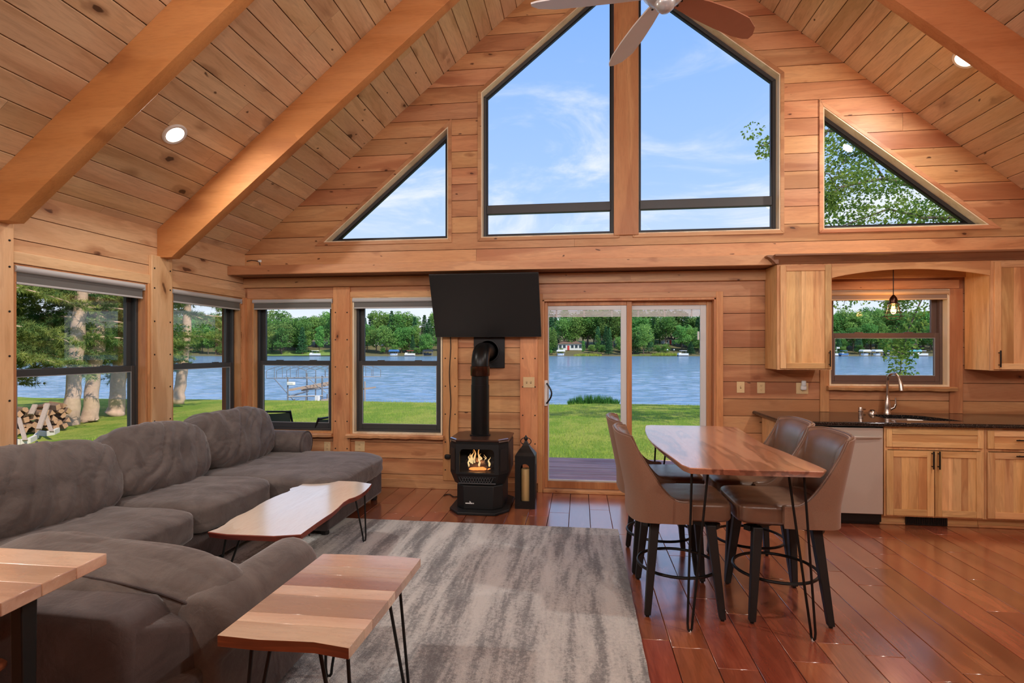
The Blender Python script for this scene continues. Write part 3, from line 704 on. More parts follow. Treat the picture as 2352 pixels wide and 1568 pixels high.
FX, FY, FZ = RX, 3.224, 3.587
t = thing('ceiling_fan', 'white ceiling fan with five slim blades hanging from the ridge', 'fan', (FX, FY, FZ))
obj('downrod', MB().tube([(FX, FY, FZ+.2), (FX, FY, RZ-.02)], .014, 12), M_FANH, t, smooth=True)
obj('motor_housing', MB().lathe([(.01, -.03), (.05, -.028), (.095, -.005), (.125, .03), (.135, .075), (.12, .12), (.08, .16), (.03, .21), (.015, .22)], (FX, FY, FZ), 32), M_FANH, t, smooth=True)
obj('hub_cap', MB().lathe([(.005, -.075), (.03, -.07), (.052, -.05), (.06, -.03), (.06, -.01)], (FX, FY, FZ), 32), M_FANH, t, smooth=True)
for k in range(5):
    a = -.29+k*2*pi/5
    prof = [(.07, -.035, .04), (.16, -.05, .055), (.30, -.066, .07), (.48, -.078, .078), (.64, -.082, .07), (.74, -.07, .03), (.777, -.055, -.02)]
    mb = MB(); top = []; bot = []
    for (r, w0, w1) in prof:
        for w, arr in ((w0, top), (w1, bot)): arr.append((w, r, .006*sin(r*4)+.03))
    n = len(prof); vs = top+bot; vs2 = [(p[0], p[1], p[2]+.009) for p in vs]
    fs = [(i, i+1, n+i+1, n+i) for i in range(n-1)]
    f2 = [tuple(2*n+i for i in reversed(f)) for f in fs]
    edge = list(range(n))+list(range(2*n-1, n-1, -1))
    sd = [(edge[i], edge[(i+1) % len(edge)], edge[(i+1) % len(edge)]+2*n, edge[i]+2*n) for i in range(len(edge))]
    mb.add(vs+vs2, fs+f2+sd)
    tilt = Matrix.Rotation(radians(-13), 4, 'Y')
    mb.rot(Matrix.Translation((FX, FY, FZ-.01)) @ Matrix.Rotation(-a, 4, 'Z') @ tilt)
    bl = obj('blade', mb, M_BLADE if k == 1 else M_FAN, t, smooth=True, ang=50)
    for dx in (-.018, .018):
        sc = MB().lathe([(.007, -.002), (.007, .003)], (dx, .12, .026), 10)
        sc.rot(Matrix.Translation((FX, FY, FZ-.01)) @ Matrix.Rotation(-a, 4, 'Z') @ tilt)
        obj('screw', sc, M_BLACK, bl)
    br = MB().box(-.02, .02, .05, .15, .04, .05); br.rot(Matrix.Translation((FX, FY, FZ-.01)) @ Matrix.Rotation(-a, 4, 'Z') @ tilt)
    obj('blade_bracket', br, M_FANH, bl)

# ================================================================== SECTIONAL SOFA
def cushion(c, size, k=5.0, N=18, wr=.012, seed=0, rot=None, sag=0.0, pinch=0.0, freq=3.2):
    idx = {}; vs = []; fs = []
    hx, hy, hz = [s/2 for s in size]
    def vert(p):
        key = tuple(round(q, 5) for q in p)
        if key in idx: return idx[key]
        L = sum(abs(q)**k for q in p)**(1/k); q = Vector(p)/L
        d = Vector((q.x*hx, q.y*hy, q.z*hz))
        s = Vector((d.x*freq+seed*7.1, d.y*freq, d.z*freq))
        w_ = Vector((d.x, d.y*.55+d.z*.8, d.z*.55-d.y*.8))
        cs = Vector((w_.x*freq*.5+seed, w_.y*freq*.55, w_.z*freq*3.2+1.2*mnoise.noise(s*.8)))
        edge = min(1.0, .25+(1-min(abs(q.y), 1))*1.2) if size[1] > .5 else .6
        nz = .9*mnoise.noise(s)-.75*(1-min(1, abs(mnoise.noise(cs))*3.2))**2*edge-.3*(1-min(1, abs(mnoise.noise(cs*1.9+Vector((3, 1, 2))))*3.5))**2
        nrm = Vector((q.x/hx, q.y/hy, q.z/hz)).normalized()
        d += nrm*nz*wr
        if sag: d.z -= sag*(1-q.x*q.x)*(1-q.y*q.y)*(1 if q.z > 0 else 0)
        idx[key] = len(vs); vs.append(d); return idx[key]
    def lin_(i): return -cos(pi*i/N)*.5/ .5 if False else (2*i/N-1)
    for ax in range(3):
        for sgn in (-1, 1):
            for i in range(N):
                for j in range(N):
                    f = []
                    for a, b in ((i, j), (i+1, j), (i+1, j+1), (i, j+1)):
                        p = [0, 0, 0]; p[ax] = sgn; p[(ax+1) % 3] = tan(lin_(a)*pi/4); p[(ax+2) % 3] = tan(lin_(b)*pi/4); f.append(vert(p))
                    fs.append(tuple(f) if sgn > 0 else tuple(reversed(f)))
    M = Matrix.Translation(c) @ (rot or Matrix.Identity(4))
    return MB().add([M @ v for v in vs], fs)
RXm = lambda a: Matrix.Rotation(radians(a), 4, 'X'); RYm = lambda a: Matrix.Rotation(radians(a), 4, 'Y'); RZm = lambda a: Matrix.Rotation(radians(a), 4, 'Z')
s = thing('sectional_sofa', 'taupe suede U-shaped sectional sofa with loose back cushions and a chaise by the windows', 'sofa', (-3.2, 3.6, 0))
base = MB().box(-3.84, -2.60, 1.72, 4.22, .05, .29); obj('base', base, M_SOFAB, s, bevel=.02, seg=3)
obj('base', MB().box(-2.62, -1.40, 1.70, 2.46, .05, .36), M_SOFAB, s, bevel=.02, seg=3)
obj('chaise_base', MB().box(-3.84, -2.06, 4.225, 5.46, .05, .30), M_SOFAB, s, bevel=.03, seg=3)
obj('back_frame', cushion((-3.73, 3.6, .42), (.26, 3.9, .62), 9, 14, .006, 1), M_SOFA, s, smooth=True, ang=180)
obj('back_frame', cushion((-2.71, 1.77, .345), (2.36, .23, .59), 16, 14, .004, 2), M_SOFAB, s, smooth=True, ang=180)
for y0, y1, sd in ((2.46, 3.325, 3), (3.325, 4.21, 4)):
    obj('seat_cushion', cushion((-3.02, (y0+y1)/2, .395), (1.08, y1-y0+.01, .235), 6, 20, .014, sd), M_SOFA, s, smooth=True, ang=180)
obj('chaise_cushion', cushion((-2.78, 4.83, .385), (1.62, 1.30, .225), 6, 22, .016, 5), M_SOFA, s, smooth=True, ang=180)
obj('seat_cushion', cushion((-2.55, 2.22, .395), (2.2, .62, .235), 6, 20, .014, 6), M_SOFA, s, smooth=True, ang=180)
for (y, w, sd, zt) in ((2.93, 1.14, 7, .70), (3.86, 1.04, 8, .70), (4.81, 1.12, 9, .71)):
    obj('back_cushion', cushion((-3.33, y, zt-.005), (.40, w, .57), 3.2, 36, .025, sd, RYm(-17) @ RXm(-3), freq=3.0), M_SOFA, s, smooth=True, ang=180)
obj('back_cushion', cushion((-1.95, 2.02, .565), (1.22, .40, .33), 2.8, 34, .016, 11, RYm(4) @ RXm(16), freq=3.0), M_SOFA, s, smooth=True, ang=180)
Mc = Matrix.Translation((-1.95, 2.02, .565)) @ RYm(4) @ RXm(16)
ring_ = []
for i in range(48):
    a = 2*pi*i/48; c_, s_ = cos(a), sin(a); rr = 1/(abs(c_)**2.8+abs(s_)**2.8+.62**2.8)**(1/2.8)
    ring_.append(Mc @ Vector((.612*c_*rr, -.62*rr*.2-.004, .168*s_*rr)))
obj('seam', MB().tube(ring_, .005, 6, True), M_SOFAB, s, smooth=True)
obj('back_cushion', cushion((-3.0, 2.0, .62), (.95, .38, .34), 3.0, 24, .02, 12, RXm(14), freq=3.0), M_SOFA, s, smooth=True, ang=180)
def rolled_arm(p0, p1, r, zc, panel_w, ztop_base, mat):
    a, b = Vector(p0), Vector(p1); L = (b-a).length; dirv = (b-a).normalized(); side = Vector((-dirv.y, dirv.x, 0))
    prof = []
    for i in range(17):
        t_ = radians(-50+280*i/16); prof.append((r*cos(t_), zc+r*sin(t_)))
    prof += [(-panel_w, zc-r*.9), (-panel_w, .06), (panel_w, .06), (panel_w, zc-r*.9)]
    st = [(0, .80), (.012, .93), (.03, 1.0), (L-.05, 1.0), (L-.02, .95), (L-.004, .82), (L, .6)]
    mb = MB(); vs = []; n = len(prof)
    for (d, k_) in st:
        for (u, z) in prof: vs.append(a+dirv*d+side*(u*k_)+Vector((0, 0, zc+(z-zc)*(k_ if z > zc-r else 1))))
    fs = [(i*n+k_, i*n+(k_+1) % n, (i+1)*n+(k_+1) % n, (i+1)*n+k_) for i in range(len(st)-1) for k_ in range(n)]
    fs += [tuple(range(n)), tuple((len(st)-1)*n+k_ for k_ in reversed(range(n)))]
    return mb.add(vs, fs), st, prof, a, dirv, side
mb, *_ = rolled_arm((-3.75, 5.40, 0), (-2.86, 5.40, 0), .135, .565, .10, .5, M_SOFA); arm1 = obj('arm', mb, M_SOFA, s, smooth=True, ang=60)
pts = [(-2.872, 5.40+.128*cos(radians(a)), .565+.128*sin(radians(a))) for a in range(-50, 231, 14)]
obj('piping', MB().tube(pts, .006, 6), M_SOFAB, arm1, smooth=True)
sp_ = MB(); lo_p = [(-1.60, 1.662), (-1.535, 1.662), (-1.37, 1.90), (-1.355, 2.5), (-1.60, 2.5)]; hi_p = [(-1.60, 1.665), (-1.55, 1.67), (-1.42, 1.90), (-1.40, 2.5), (-1.60, 2.5)]
sp_.add([(x, y, .05) for x, y in lo_p]+[(x, y, z) for (x, y), z in zip(hi_p, (.60, .60, .50, .50, .50))], [(0, 1, 2, 3, 4), (9, 8, 7, 6, 5)]+[(i, (i+1) % 5, 5+(i+1) % 5, 5+i) for i in range(5)])
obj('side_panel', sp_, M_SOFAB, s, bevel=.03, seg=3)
mb, *_ = rolled_arm((-1.42, 1.86, 0), (-1.42, 2.56, 0), .135, .49, .075, .5, M_SOFA); obj('arm', mb, M_SOFA, s, smooth=True, ang=60)
for x, y in ((-2.12, 4.30), (-2.12, 5.38), (-1.5, 2.40), (-3.7, 5.38), (-1.5, 1.76), (-3.7, 1.76)):
    obj('foot', MB().lathe([(.03, 0), (.035, .02), (.03, .055)], (x, y, 0.0 if x > -1.9 and False else .0), 12), M_BLKWD, s)

# ================================================================== TABLES
def slab(name, outline, z0, z1, mat, parent, inset=.012, smoothn=1, edge_mat=None):
    p = outline
    for _ in range(smoothn):
        q = []
        for i in range(len(p)):
            a, b = Vector(p[i]), Vector(p[(i+1) % len(p)]); q += [tuple(a*.75+b*.25), tuple(a*.25+b*.75)]
        p = q
    if sum(p[i][0]*p[(i+1) % len(p)][1]-p[(i+1) % len(p)][0]*p[i][1] for i in range(len(p))) < 0: p = p[::-1]
    c = Vector((sum(a[0] for a in p)/len(p), sum(a[1] for a in p)/len(p)))
    def shrink(f): return [tuple(Vector(a)-(Vector(a)-c).normalized()*f) for a in p]
    lv = [(shrink(.004), z1), (p, z1-.004), (shrink(inset*.4), z0+(z1-z0)*.5), (shrink(inset), z0)]
    vs = [(a[0], a[1], z) for pl, z in lv for a in pl]; n = len(p)
    fs = [tuple(range(n)), tuple(range(4*n-1, 3*n-1, -1))]+[(i*n+k, (i+1)*n+k, (i+1)*n+(k+1) % n, i*n+(k+1) % n) for i in range(3) for k in range(n)]
    o = obj(name, MB().add(vs, fs), mat, parent, smooth=True, ang=35)
    if edge_mat:
        o.data.materials.append(edge_mat)
        for pl in o.data.polygons:
            if abs(pl.normal.z) < .8: pl.material_index = 1
    return o
def hairpin(parent, top, foot, spread, r=.0068, name='leg'):
    """two rods that meet in a bend at the floor; top and foot are points, spread is half the gap at the top"""
    t_, f = Vector(top), Vector(foot); sp = Vector(spread); b = Vector((0, 0, .03))
    d = sp.normalized()*.014
    pts = [t_+sp, f+d+b*1.6, f+d*.8+b*.6, f+d*.35+b*.18+Vector((0, 0, r*.4)), f-d*.35+b*.18+Vector((0, 0, r*.4)), f-d*.8+b*.6, f-d+b*1.6, t_-sp]
    lg = obj(name, MB().tube(pts, r, 8), M_BLACK, parent, smooth=True)
    pl = sp.normalized()*(sp.length+.03); w = Vector((-pl.y, pl.x, 0)).normalized()*.03
    a = [t_-pl-w, t_+pl-w, t_+pl+w, t_-pl+w]
    obj('mounting_plate', MB().hexa([p-Vector((0, 0, .004)) for p in a], a), M_BLACK, lg)
    obj('glide', MB().lathe([(.007, 0), (.008, .004), (.006, .012)], (f.x, f.y, 0.0 if f.z < .005 else f.z-.002), 10), M_WHITE, lg)
    return lg
def hairpin_table(name, label, outline, h, th, mat, edge, legs, spread, smoothn=1, foot=.0, loc=None, inset=.012):
    c = loc or (sum(a[0] for a in outline)/len(outline), sum(a[1] for a in outline)/len(outline), foot)
    t = thing(name, label, 'table', c)
    slab('top', outline, h-th, h, mat, t, inset, smoothn, edge)
    for (tx, ty, fx, fy, sx, sy) in legs: hairpin(t, (tx, ty, h-th), (fx, fy, foot), (sx*spread, sy*spread, 0))
    return t
COFFEE = [(-2.245, 2.988), (-2.214, 3.104), (-2.264, 3.289), (-2.249, 3.442), (-2.283, 3.654), (-2.277, 3.857), (-2.249, 3.981), (-2.30, 4.055), (-2.25, 4.14), (-2.305, 4.34), (-1.714, 4.333), (-1.665, 4.096), (-1.658, 3.897), (-1.705, 3.798), (-1.661, 3.516), (-1.664, 3.308), (-1.659, 3.174), (-1.652, 3.0)]
hairpin_table('coffee_table', 'pale live-edge slab coffee table on hairpin legs in front of the chaise', COFFEE, .45, .036, M_MAPLE, M_SLABEDGE,
              [(-1.76, 4.16, -1.715, 4.15, .5, .87), (-2.17, 4.16, -2.22, 4.22, .5, -.87), (-2.13, 3.12, -2.20, 3.06, .5, .87), (-1.77, 3.10, -1.72, 3.03, .5, -.87)], .05, foot=.013)
BENCH = [(-1.215, 2.443), (-1.129, 2.448), (-0.866, 2.458), (-0.736, 2.444), (-0.738, 2.0), (-0.747, 1.68), (-0.879, 1.701), (-0.973, 1.697), (-1.071, 1.692), (-1.225, 1.70), (-1.222, 2.0)]
t = thing('side_table', 'striped acacia side table on black hairpin legs beside the sofa arm', 'table', (-.98, 2.07, .013))
cuts_y = [1.66, 1.80, 1.87, 2.02, 2.10, 2.22, 2.31, 2.47]
for a, b in zip(cuts_y, cuts_y[1:]):
    p = clip(clip(BENCH, 0, 1, b-.0006), 0, -1, -a-.0006)
    if len(p) > 2:
        o = obj('plank', MB().prism(p, 'z', .542, .58), M_ACACIA, t, bevel=.0008, seg=1)
        if a < 1.7:
            o.data.materials.append(M_SLABEDGE)
            for pl in o.data.polygons:
                if pl.normal.y < -.6: pl.material_index = 1
for (tx, ty, fx, fy, sx, sy) in ((-.85, 1.78, -.765, 1.74, .9, .3), (-1.11, 1.78, -1.17, 1.76, .9, -.3), (-.80, 2.25, -.745, 2.275, .2, .95), (-1.11, 2.37, -1.17, 2.41, .9, .3)):
    hairpin(t, (tx, ty, .542), (fx, fy, .013), (sx*.05, sy*.05, 0))
CONS = [(-1.55, 1.604), (-3.3, 1.604), (-3.3, 1.253), (-1.523, 1.253)]
t = thing('console_table', 'reddish wooden console table with flat black legs behind the sofa back', 'table', (-2.4, 1.43, 0))
for a, b in ((1.253, 1.37), (1.3705, 1.487), (1.4875, 1.604)):
    obj('plank', MB().prism(clip(clip(CONS, 0, 1, b), 0, -1, -a), 'z', .842, .88), M_ACACIA, t, bevel=.003)
for x in (-1.66, -3.15):
    obj('leg', MB().prism([(1.405, .842), (1.455, .842), (1.445, 0), (1.415, 0)], 'x', x-.02, x+.02), M_BLACK, t, bevel=.004)
t = thing('wooden_stool', 'low stool with a glossy orange-brown wooden seat under the console table', 'stool', (-2.25, 1.62, 0))
obj('seat', cushion((-2.36, 1.55, .455), (.78, .34, .05), 4, 10, .0, 1), M_FLOOR, t, smooth=True, ang=180)
for x in (-2.58, -2.14):
    for y in (1.46, 1.64): obj('leg', MB().tube([(x, y, .44), (x*1.0, y, 0)], .016, 8), M_BLACK, t)
DINE = [(0.534, 4.565), (0.559, 4.665), (0.711, 4.664), (1.272, 4.677), (1.266, 4.475), (1.241, 4.111), (1.227, 3.855), (1.232, 3.774), (1.263, 3.52), (1.271, 3.346), (1.288, 3.168), (1.29, 2.985), (1.15, 2.985), (0.947, 2.978), (0.65, 2.985), (0.562, 2.994), (0.537, 3.277), (0.509, 3.535), (0.485, 3.909), (0.497, 4.251)]
t = hairpin_table('dining_table', 'tall live-edge wooden dining table with four leather chairs pushed in', DINE, .92, .036, M_DINE, None,
                  [(.665, 3.12, .60, 3.07, .95, .3), (1.17, 3.12, 1.234, 3.06, .5, -.86), (.665, 4.52, .60, 4.58, .9, -.43), (1.17, 4.52, 1.225, 4.52, .5, .86)], .05, inset=.02)

# ================================================================== RUG
def rugfn(u, v):
    x = -2.72+3.045*u; y = 1.55+3.18*v
    return (x+.004*mnoise.noise(Vector((y*9, 0, 0)))*(u > .99), y, .011+.0025*mnoise.noise(Vector((x*14, y*14, 3))))
rg = MB().grid(rugfn, 60, 60); rg.box(-2.72, .322, 1.552, 4.726, .0005, .009)
obj('area_rug', rg, M_RUG, label='grey and white distressed area rug on the red wood floor', cat='rug')
# short pile fringe standing at the rug edges
# ================================================================== DINING CHAIRS
def make_chair(label):
    """faces +x, origin on the floor under the seat centre"""
    t = thing('dining_chair', label, 'chair', (0, 0, 0), 'leather counter chairs at the dining table')
    obj('seat', cushion((.02, 0, .61), (.52, .50, .125), 7, 16, .004, 3), M_LEATHER, t, smooth=True, ang=180)
    # wrap-around shell: plan runs front-left, round the back, front-right
    def plan(q):   # q in -1..1
        s_ = abs(q); sg = 1 if q > 0 else -1
        if s_ > .46:
            k = (s_-.46)/.54; return Vector((-.20+.24*k, sg*(.262+.006*sin(k*pi)), 0))
        k = s_/.46; a = k*pi/2
        return Vector((-.30+.10*(1-cos(a))**1.2, sg*.262*sin(a)**.8, 0))
    def height(q):
        s_ = abs(q)
        if s_ < .40: return 1.06-.018*(s_/.4)**2
        k = min(1, (s_-.40)/.50); k2 = 1-(1-k)**2.3
        return 1.042-.372*k2
    NU = 57
    def outn(q):
        e = .004; d_ = plan(min(1, q+e))-plan(max(-1, q-e)); n_ = Vector((-d_.y, d_.x, 0)).normalized(); return n_ if n_.dot(plan(q)-Vector((.05, 0, 0))) > 0 else -n_
    def lean(p, z): return Vector((p.x-(max(0, z-.66)*.20 if p.x < .0 else 0)*min(1, max(0, (-p.x)/.2)), p.y*(1+max(0, z-.7)*.02), z))
    def outer(u, v):
        q = 2*u-1; z = .548+(height(q)-.548)*v; return lean(plan(q)+outn(q)*.012, z)
    def inner(u, v):
        q = 2*u-1; z = .60+(height(q)-.60)*v; s_ = abs(q); th = .022+.030*max(0, 1-(s_/.5)**4)*sin(min(1, v*1.1)*pi)
        return lean(plan(q)-outn(q)*th, z)
    mb = MB(); NV = 9
    mb.grid(outer, NU, NV); n0 = len(mb.v); mb.grid(inner, NU, NV)
    fs = []
    for i in range(NU-1):
        a, b = (NV-1)*NU+i, n0+(NV-1)*NU+i; fs.append((a, a+1, b+1, b)); a, b = i, n0+i; fs.append((a+1, a, b, b+1))
    for i in (0, NU-1):
        for j in range(NV-1):
            a, b = j*NU+i, n0+j*NU+i; fs.append((a, a+NU, b+NU, b))
    mb.f += fs
    sh = obj('back_shell', mb, M_LEATHB, t, smooth=True, ang=60)
    rim = [lean(plan(2*i/80-1)-outn(2*i/80-1)*.004, height(2*i/80-1)+.002) for i in range(81)]
    rim = [rim[0]-Vector((0, 0, .10))]+rim+[rim[-1]-Vector((0, 0, .10))]
    obj('piping', MB().tube(rim, .0075, 8), M_LEATHER, sh, smooth=True)
    # padded inner back
    def pad(u, v):
        q = (2*u-1)*.50; z = .655+(height(q)-.01-.655)*v; b = .052*(1-abs(2*u-1)**5)*(1-abs(2*v-1)**6)
        return lean(plan(q)-outn(q)*(.02+b), z)
    obj('back_pad', MB().grid(pad, 21, 14), M_LEATHER, t, smooth=True, fix=False, ang=180)
    obj('seat_plate', MB().box(-.15, .15, -.15, .15, .525, .55), M_BLKWD, t, bevel=.004)
    cr = MB()
    for a in (45, 135): 
        c_ = MB().box(-.27, .27, -.022, .022, .495, .528); c_.rot(RZm(a*.0+(38 if a == 45 else -38))); cr.add(c_.v, c_.f)
    obj('swivel_frame', cr, M_BLKWD, t, bevel=.004)
    for sx in (-1, 1):
        for sy in (-1, 1):
            tp, ft = Vector((sx*.16, sy*.185, .528)), Vector((sx*.21, sy*.258, .012)); a_, b_ = .027, .018
            q = lambda c_, w: [c_+Vector((dx*w, dy*w, 0)) for dx, dy in ((-1, -1), (1, -1), (1, 1), (-1, 1))]
            lg = obj('leg', MB().hexa(q(ft, b_), q(tp, a_)), M_BLKWD, t, bevel=.004)
            obj('glide', MB().lathe([(.010, 0), (.012, .006), (.010, .014)], (ft.x, ft.y, 0), 10), M_RUBBER, lg)
    obj('foot_ring', MB().tube([(.238*cos(2*pi*i/40), .238*sin(2*pi*i/40), .225) for i in range(40)], .0095, 8, True), M_BLACK, t, smooth=True)
    return t
ch = make_chair('brown leather dining chair on the rug side, nearest the viewer')
spots = [(.60, 3.48, 0, None), (.585, 4.08, 0, 'brown leather dining chair on the rug side, nearer the glass door'),
         (1.18, 3.475, 180, 'brown leather dining chair on the kitchen side, nearest the viewer, its back before the dishwasher'),
         (1.19, 4.03, 180, 'brown leather dining chair on the kitchen side, mostly hidden by the one in front')]
for i, (x, y, a, lb) in enumerate(spots):
    o = ch if i == 0 else copy_tree(ch)
    if lb: o['label'] = lb
    o.location = (x, y, 0); o.rotation_euler = (0, 0, radians(a))

# ================================================================== STOVE, LANTERN, TELEVISION
def oct8(x0, x1, yf, yb, c, cb=None, cx=None):
    cb = cb or c*.6; cx = cx or c
    return [(x0+cx, yf), (x1-cx, yf), (x1, yf+c), (x1, yb-cb), (x1-cb, yb), (x0+cb, yb), (x0, yb-cb), (x0, yf+c)]
t = thing('gas_stove', 'black cast-iron stove with a log fire burning behind its glass door', 'stove', (-.98, 5.3, 0))
obj('base_plate', MB().prism(oct8(-1.255, -.675, 4.98, 5.68, .15, cx=.11), 'z', 0, .026), M_STOVE, t, bevel=.006)
obj('pedestal', MB().prism(oct8(-1.19, -.74, 5.09, 5.60, .08), 'z', .026, .25), M_STOVE, t, bevel=.006)
logo = MB()
for (a, b, c_, e_) in ((-1.09, -1.02, .078, .088), (-1.05, -1.044, .088, .104), (-1.042, -1.036, .085, .098), (-1.015, -1.008, .078, .088)): logo.box(a, b, 5.086, 5.0905, c_, e_)
obj('pale_emblem', logo, M_WHITE, t)
BO = oct8(-1.265, -.69, 5.10, 5.66, .105, cx=.08)
cx_, cy_ = -.978, 5.38
def scaled(p, f): return [(cx_+(x-cx_)*f, cy_+(y-cy_)*f) for x, y in p]
lo = scaled(BO, .86); n = 8
fl_ = MB().add([(x, y, .25) for x, y in lo]+[(x, y, .36) for x, y in BO], [tuple(range(7, -1, -1)), tuple(range(8, 16))]+[(i, (i+1) % 8, 8+(i+1) % 8, 8+i) for i in range(8)])
obj('lower_skirt', fl_, M_STOVE, t)
# firebox: walls with an opening at the front
fb = MB(); x0f, x1f = -1.150, -.812; z0f, z1f = .375, .60
for i in range(8):
    if i == 0: continue
    (ax, ay), (bx, by) = BO[i], BO[(i+1) % 8]
    (ax2, ay2), (bx2, by2) = scaled([BO[i]], .93)[0], scaled([BO[(i+1) % 8]], .93)[0]
    fb.hexa([(ax, ay, .36), (bx, by, .36), (bx2, by2, .36), (ax2, ay2, .36)], [(ax, ay, .645), (bx, by, .645), (bx2, by2, .645), (ax2, ay2, .645)])
fb.prism(scaled(BO, .99), 'z', .355, .366); fb.prism(scaled(BO, .99), 'z', .636, .648)
obj('firebox', fb, M_STOVE, t)
dr = MB(); xa, xb = BO[0][0], BO[1][0]
op = [(x0f, z0f), (x1f, z0f), (x1f, z1f-.03), (x1f-.012, z1f-.008), (x1f-.035, z1f), (x0f+.035, z1f), (x0f+.012, z1f-.008), (x0f, z1f-.03)]
for p in subtract(rect(xa, xb, .36, .648), op): dr.prism(p, 'y', 5.092, 5.118)
dd = obj('door', dr, M_STOVE, t)
obj('glass', MB().box(x0f-.005, x1f+.005, 5.112, 5.115, z0f-.005, z1f+.005), glassmat('stove_glass', (.82, .82, .84, 1), .7), dd)
for i, sgn in ((1, 1), (7, -1)):
    (ax, ay), (bx, by) = BO[i], BO[(i+1) % 8]; d_ = Vector((bx-ax, by-ay)); nn = Vector((d_.y, -d_.x)).normalized()*.004
    if nn.x*(cx_-ax) > 0: nn = -nn
    q = lambda k, z, o_: (ax+d_.x*k+nn.x*o_, ay+d_.y*k+nn.y*o_, z)
    obj('side_window', MB().hexa([q(.14, .39, .2), q(.86, .39, .2), q(.86, .39, 1), q(.14, .39, 1)], [q(.14, .60, .2), q(.86, .60, .2), q(.86, .60, 1), q(.14, .60, 1)]), M_TVB, t)
lat = MB()
for i in range(12):
    xq = -1.135+i*.026
    for s_ in (-1, 1): lat.hexa([(xq-.003, 5.112, .275), (xq+.003, 5.112, .275), (xq+.003, 5.118, .275), (xq-.003, 5.118, .275)], [(xq-.003+s_*.026, 5.112, .33), (xq+.003+s_*.026, 5.112, .33), (xq+.003+s_*.026, 5.118, .33), (xq-.003+s_*.026, 5.118, .33)])
lat.box(-1.165, -.80, 5.11, 5.122, .33, .345); lat.box(-1.165, -.80, 5.11, 5.122, .262, .275)
obj('lattice_grille', lat, plain('grille_grey', lin(84, 85, 88), .4, .4), t)
TOPO = scaled(BO, 1.02)
obj('top_plate', MB().prism(TOPO, 'z', .672, .69), M_STOVETOP, t, bevel=.004)
obj('top_rim', MB().prism(scaled(BO, .985), 'z', .648, .672), M_BLACK, t)
for i in (1, 7):
    (ax, ay), (bx, by) = TOPO[i], TOPO[(i+1) % 8]; a3, b3 = scaled([TOPO[i]], .955)[0], scaled([TOPO[(i+1) % 8]], .955)[0]
    obj('chrome_corner', MB().hexa([(ax, ay, .668), (bx, by, .668), (b3[0], b3[1], .676), (a3[0], a3[1], .676)], [(ax, ay, .686), (bx, by, .686), (b3[0], b3[1], .696), (a3[0], a3[1], .696)]), M_STOVELIP, t)
px_, py_ = -1.005, 5.40
def pipe(prof, nm, mat): return obj(nm, MB().lathe(prof, (px_, py_, 0), 32), mat, t, smooth=True)
pipe([(.105, .69), (.105, .70), (.092, .705), (.092, 1.20), (.088, 1.20), (.088, 1.285), (.093, 1.29), (.093, 1.295)], 'flue_pipe', M_PIPE)
pipe([(.094, 1.29), (.098, 1.295), (.098, 1.385), (.092, 1.39)], 'flue_collar', M_COLLAR)
el = [(px_, py_, 1.38)]+[(px_, py_+.14-.14*cos(radians(a)), 1.40+.14*sin(radians(a))) for a in range(0, 91, 15)]+[(px_, 5.89, 1.54)]
obj('flue_elbow', MB().tube(el, .09, 24), M_PIPE, t, smooth=True)
obj('wall_thimble', MB().box(-1.165, -.82, 5.872, 5.885, 1.355, 1.72), M_BLACK, t, bevel=.003)
obj('thimble_ring', MB().lathe([(.13, 0), (.13, .012), (.115, .012), (.115, 0)], (px_+.0, 5.872, 1.54), 32, Matrix.Rotation(pi/2, 4, 'X')), M_BLACK, t)
for k, (a, b, r) in enumerate((((-1.10, 5.24, .40), (-.86, 5.30, .415), .03), ((-1.07, 5.34, .41), (-.90, 5.20, .46), .026), ((-.92, 5.22, .395), (-.82, 5.36, .43), .028), ((-1.12, 5.30, .44), (-1.0, 5.22, .47), .022))):
    A, B = Vector(a), Vector(b); obj('fire_log', MB().tube([A+(B-A)*(i/6)+Vector((0, 0, .006*sin(i*2+k))) for i in range(7)], [r*(1+.12*sin(i*3.1+k)) for i in range(7)], 9), M_LOG, t, smooth=True)
obj('ember_bed', cushion((-.98, 5.25, .385), (.22, .10, .03), 3, 8, .006, 4, freq=20), M_EMBER, t, smooth=True)
fr = random.Random(3)
for k in range(14):
    x_ = -1.09+.17*fr.random()+(.09 if k > 11 else 0); y_ = 5.19+.07*fr.random(); hgt = (.06+.07*fr.random())*(1.55 if -1.06 < x_ < -.985 else .8); w_ = .006+.007*fr.random(); z_ = .40+.05*fr.random()
    pts = [(x_+.010*sin(i*1.3+k)*i/5, y_, z_+hgt*i/7) for i in range(8)]
    obj('flame', MB().tube(pts, [w_*.5, w_, w_*1.05, w_*.9, w_*.7, w_*.45, w_*.22, .0008], 7), M_FLAME, t, smooth=True)
light('fire_glow', 'POINT', (-.98, 5.2, .46), 2.0, (1, .5, .18), shadow_soft_size=.05)
# power cord down the post
cord = obj('power_cord', MB().tube([(-1.43, 5.862, 1.9)]+[(-1.43+.008*sin(i*.9), 5.86, 1.75-i*.09) for i in range(15)]+[(-1.43, 5.855, .40)], .005, 6), M_CABLE, smooth=True, label='thin black power cord hanging down the post behind the stove', cat='cord')
obj('plug', cushion((-1.455, 5.855, .37), (.07, .045, .05), 4, 6, 0, 1), M_CABLE, cord, smooth=True)
obj('floor_cable', MB().tube([(-1.44+.03*i, 5.62+.05*sin(i*1.1), .006) for i in range(9)], .005, 6), M_CABLE, smooth=True, label='loose black cable lying on the floor behind the stove', cat='cable')
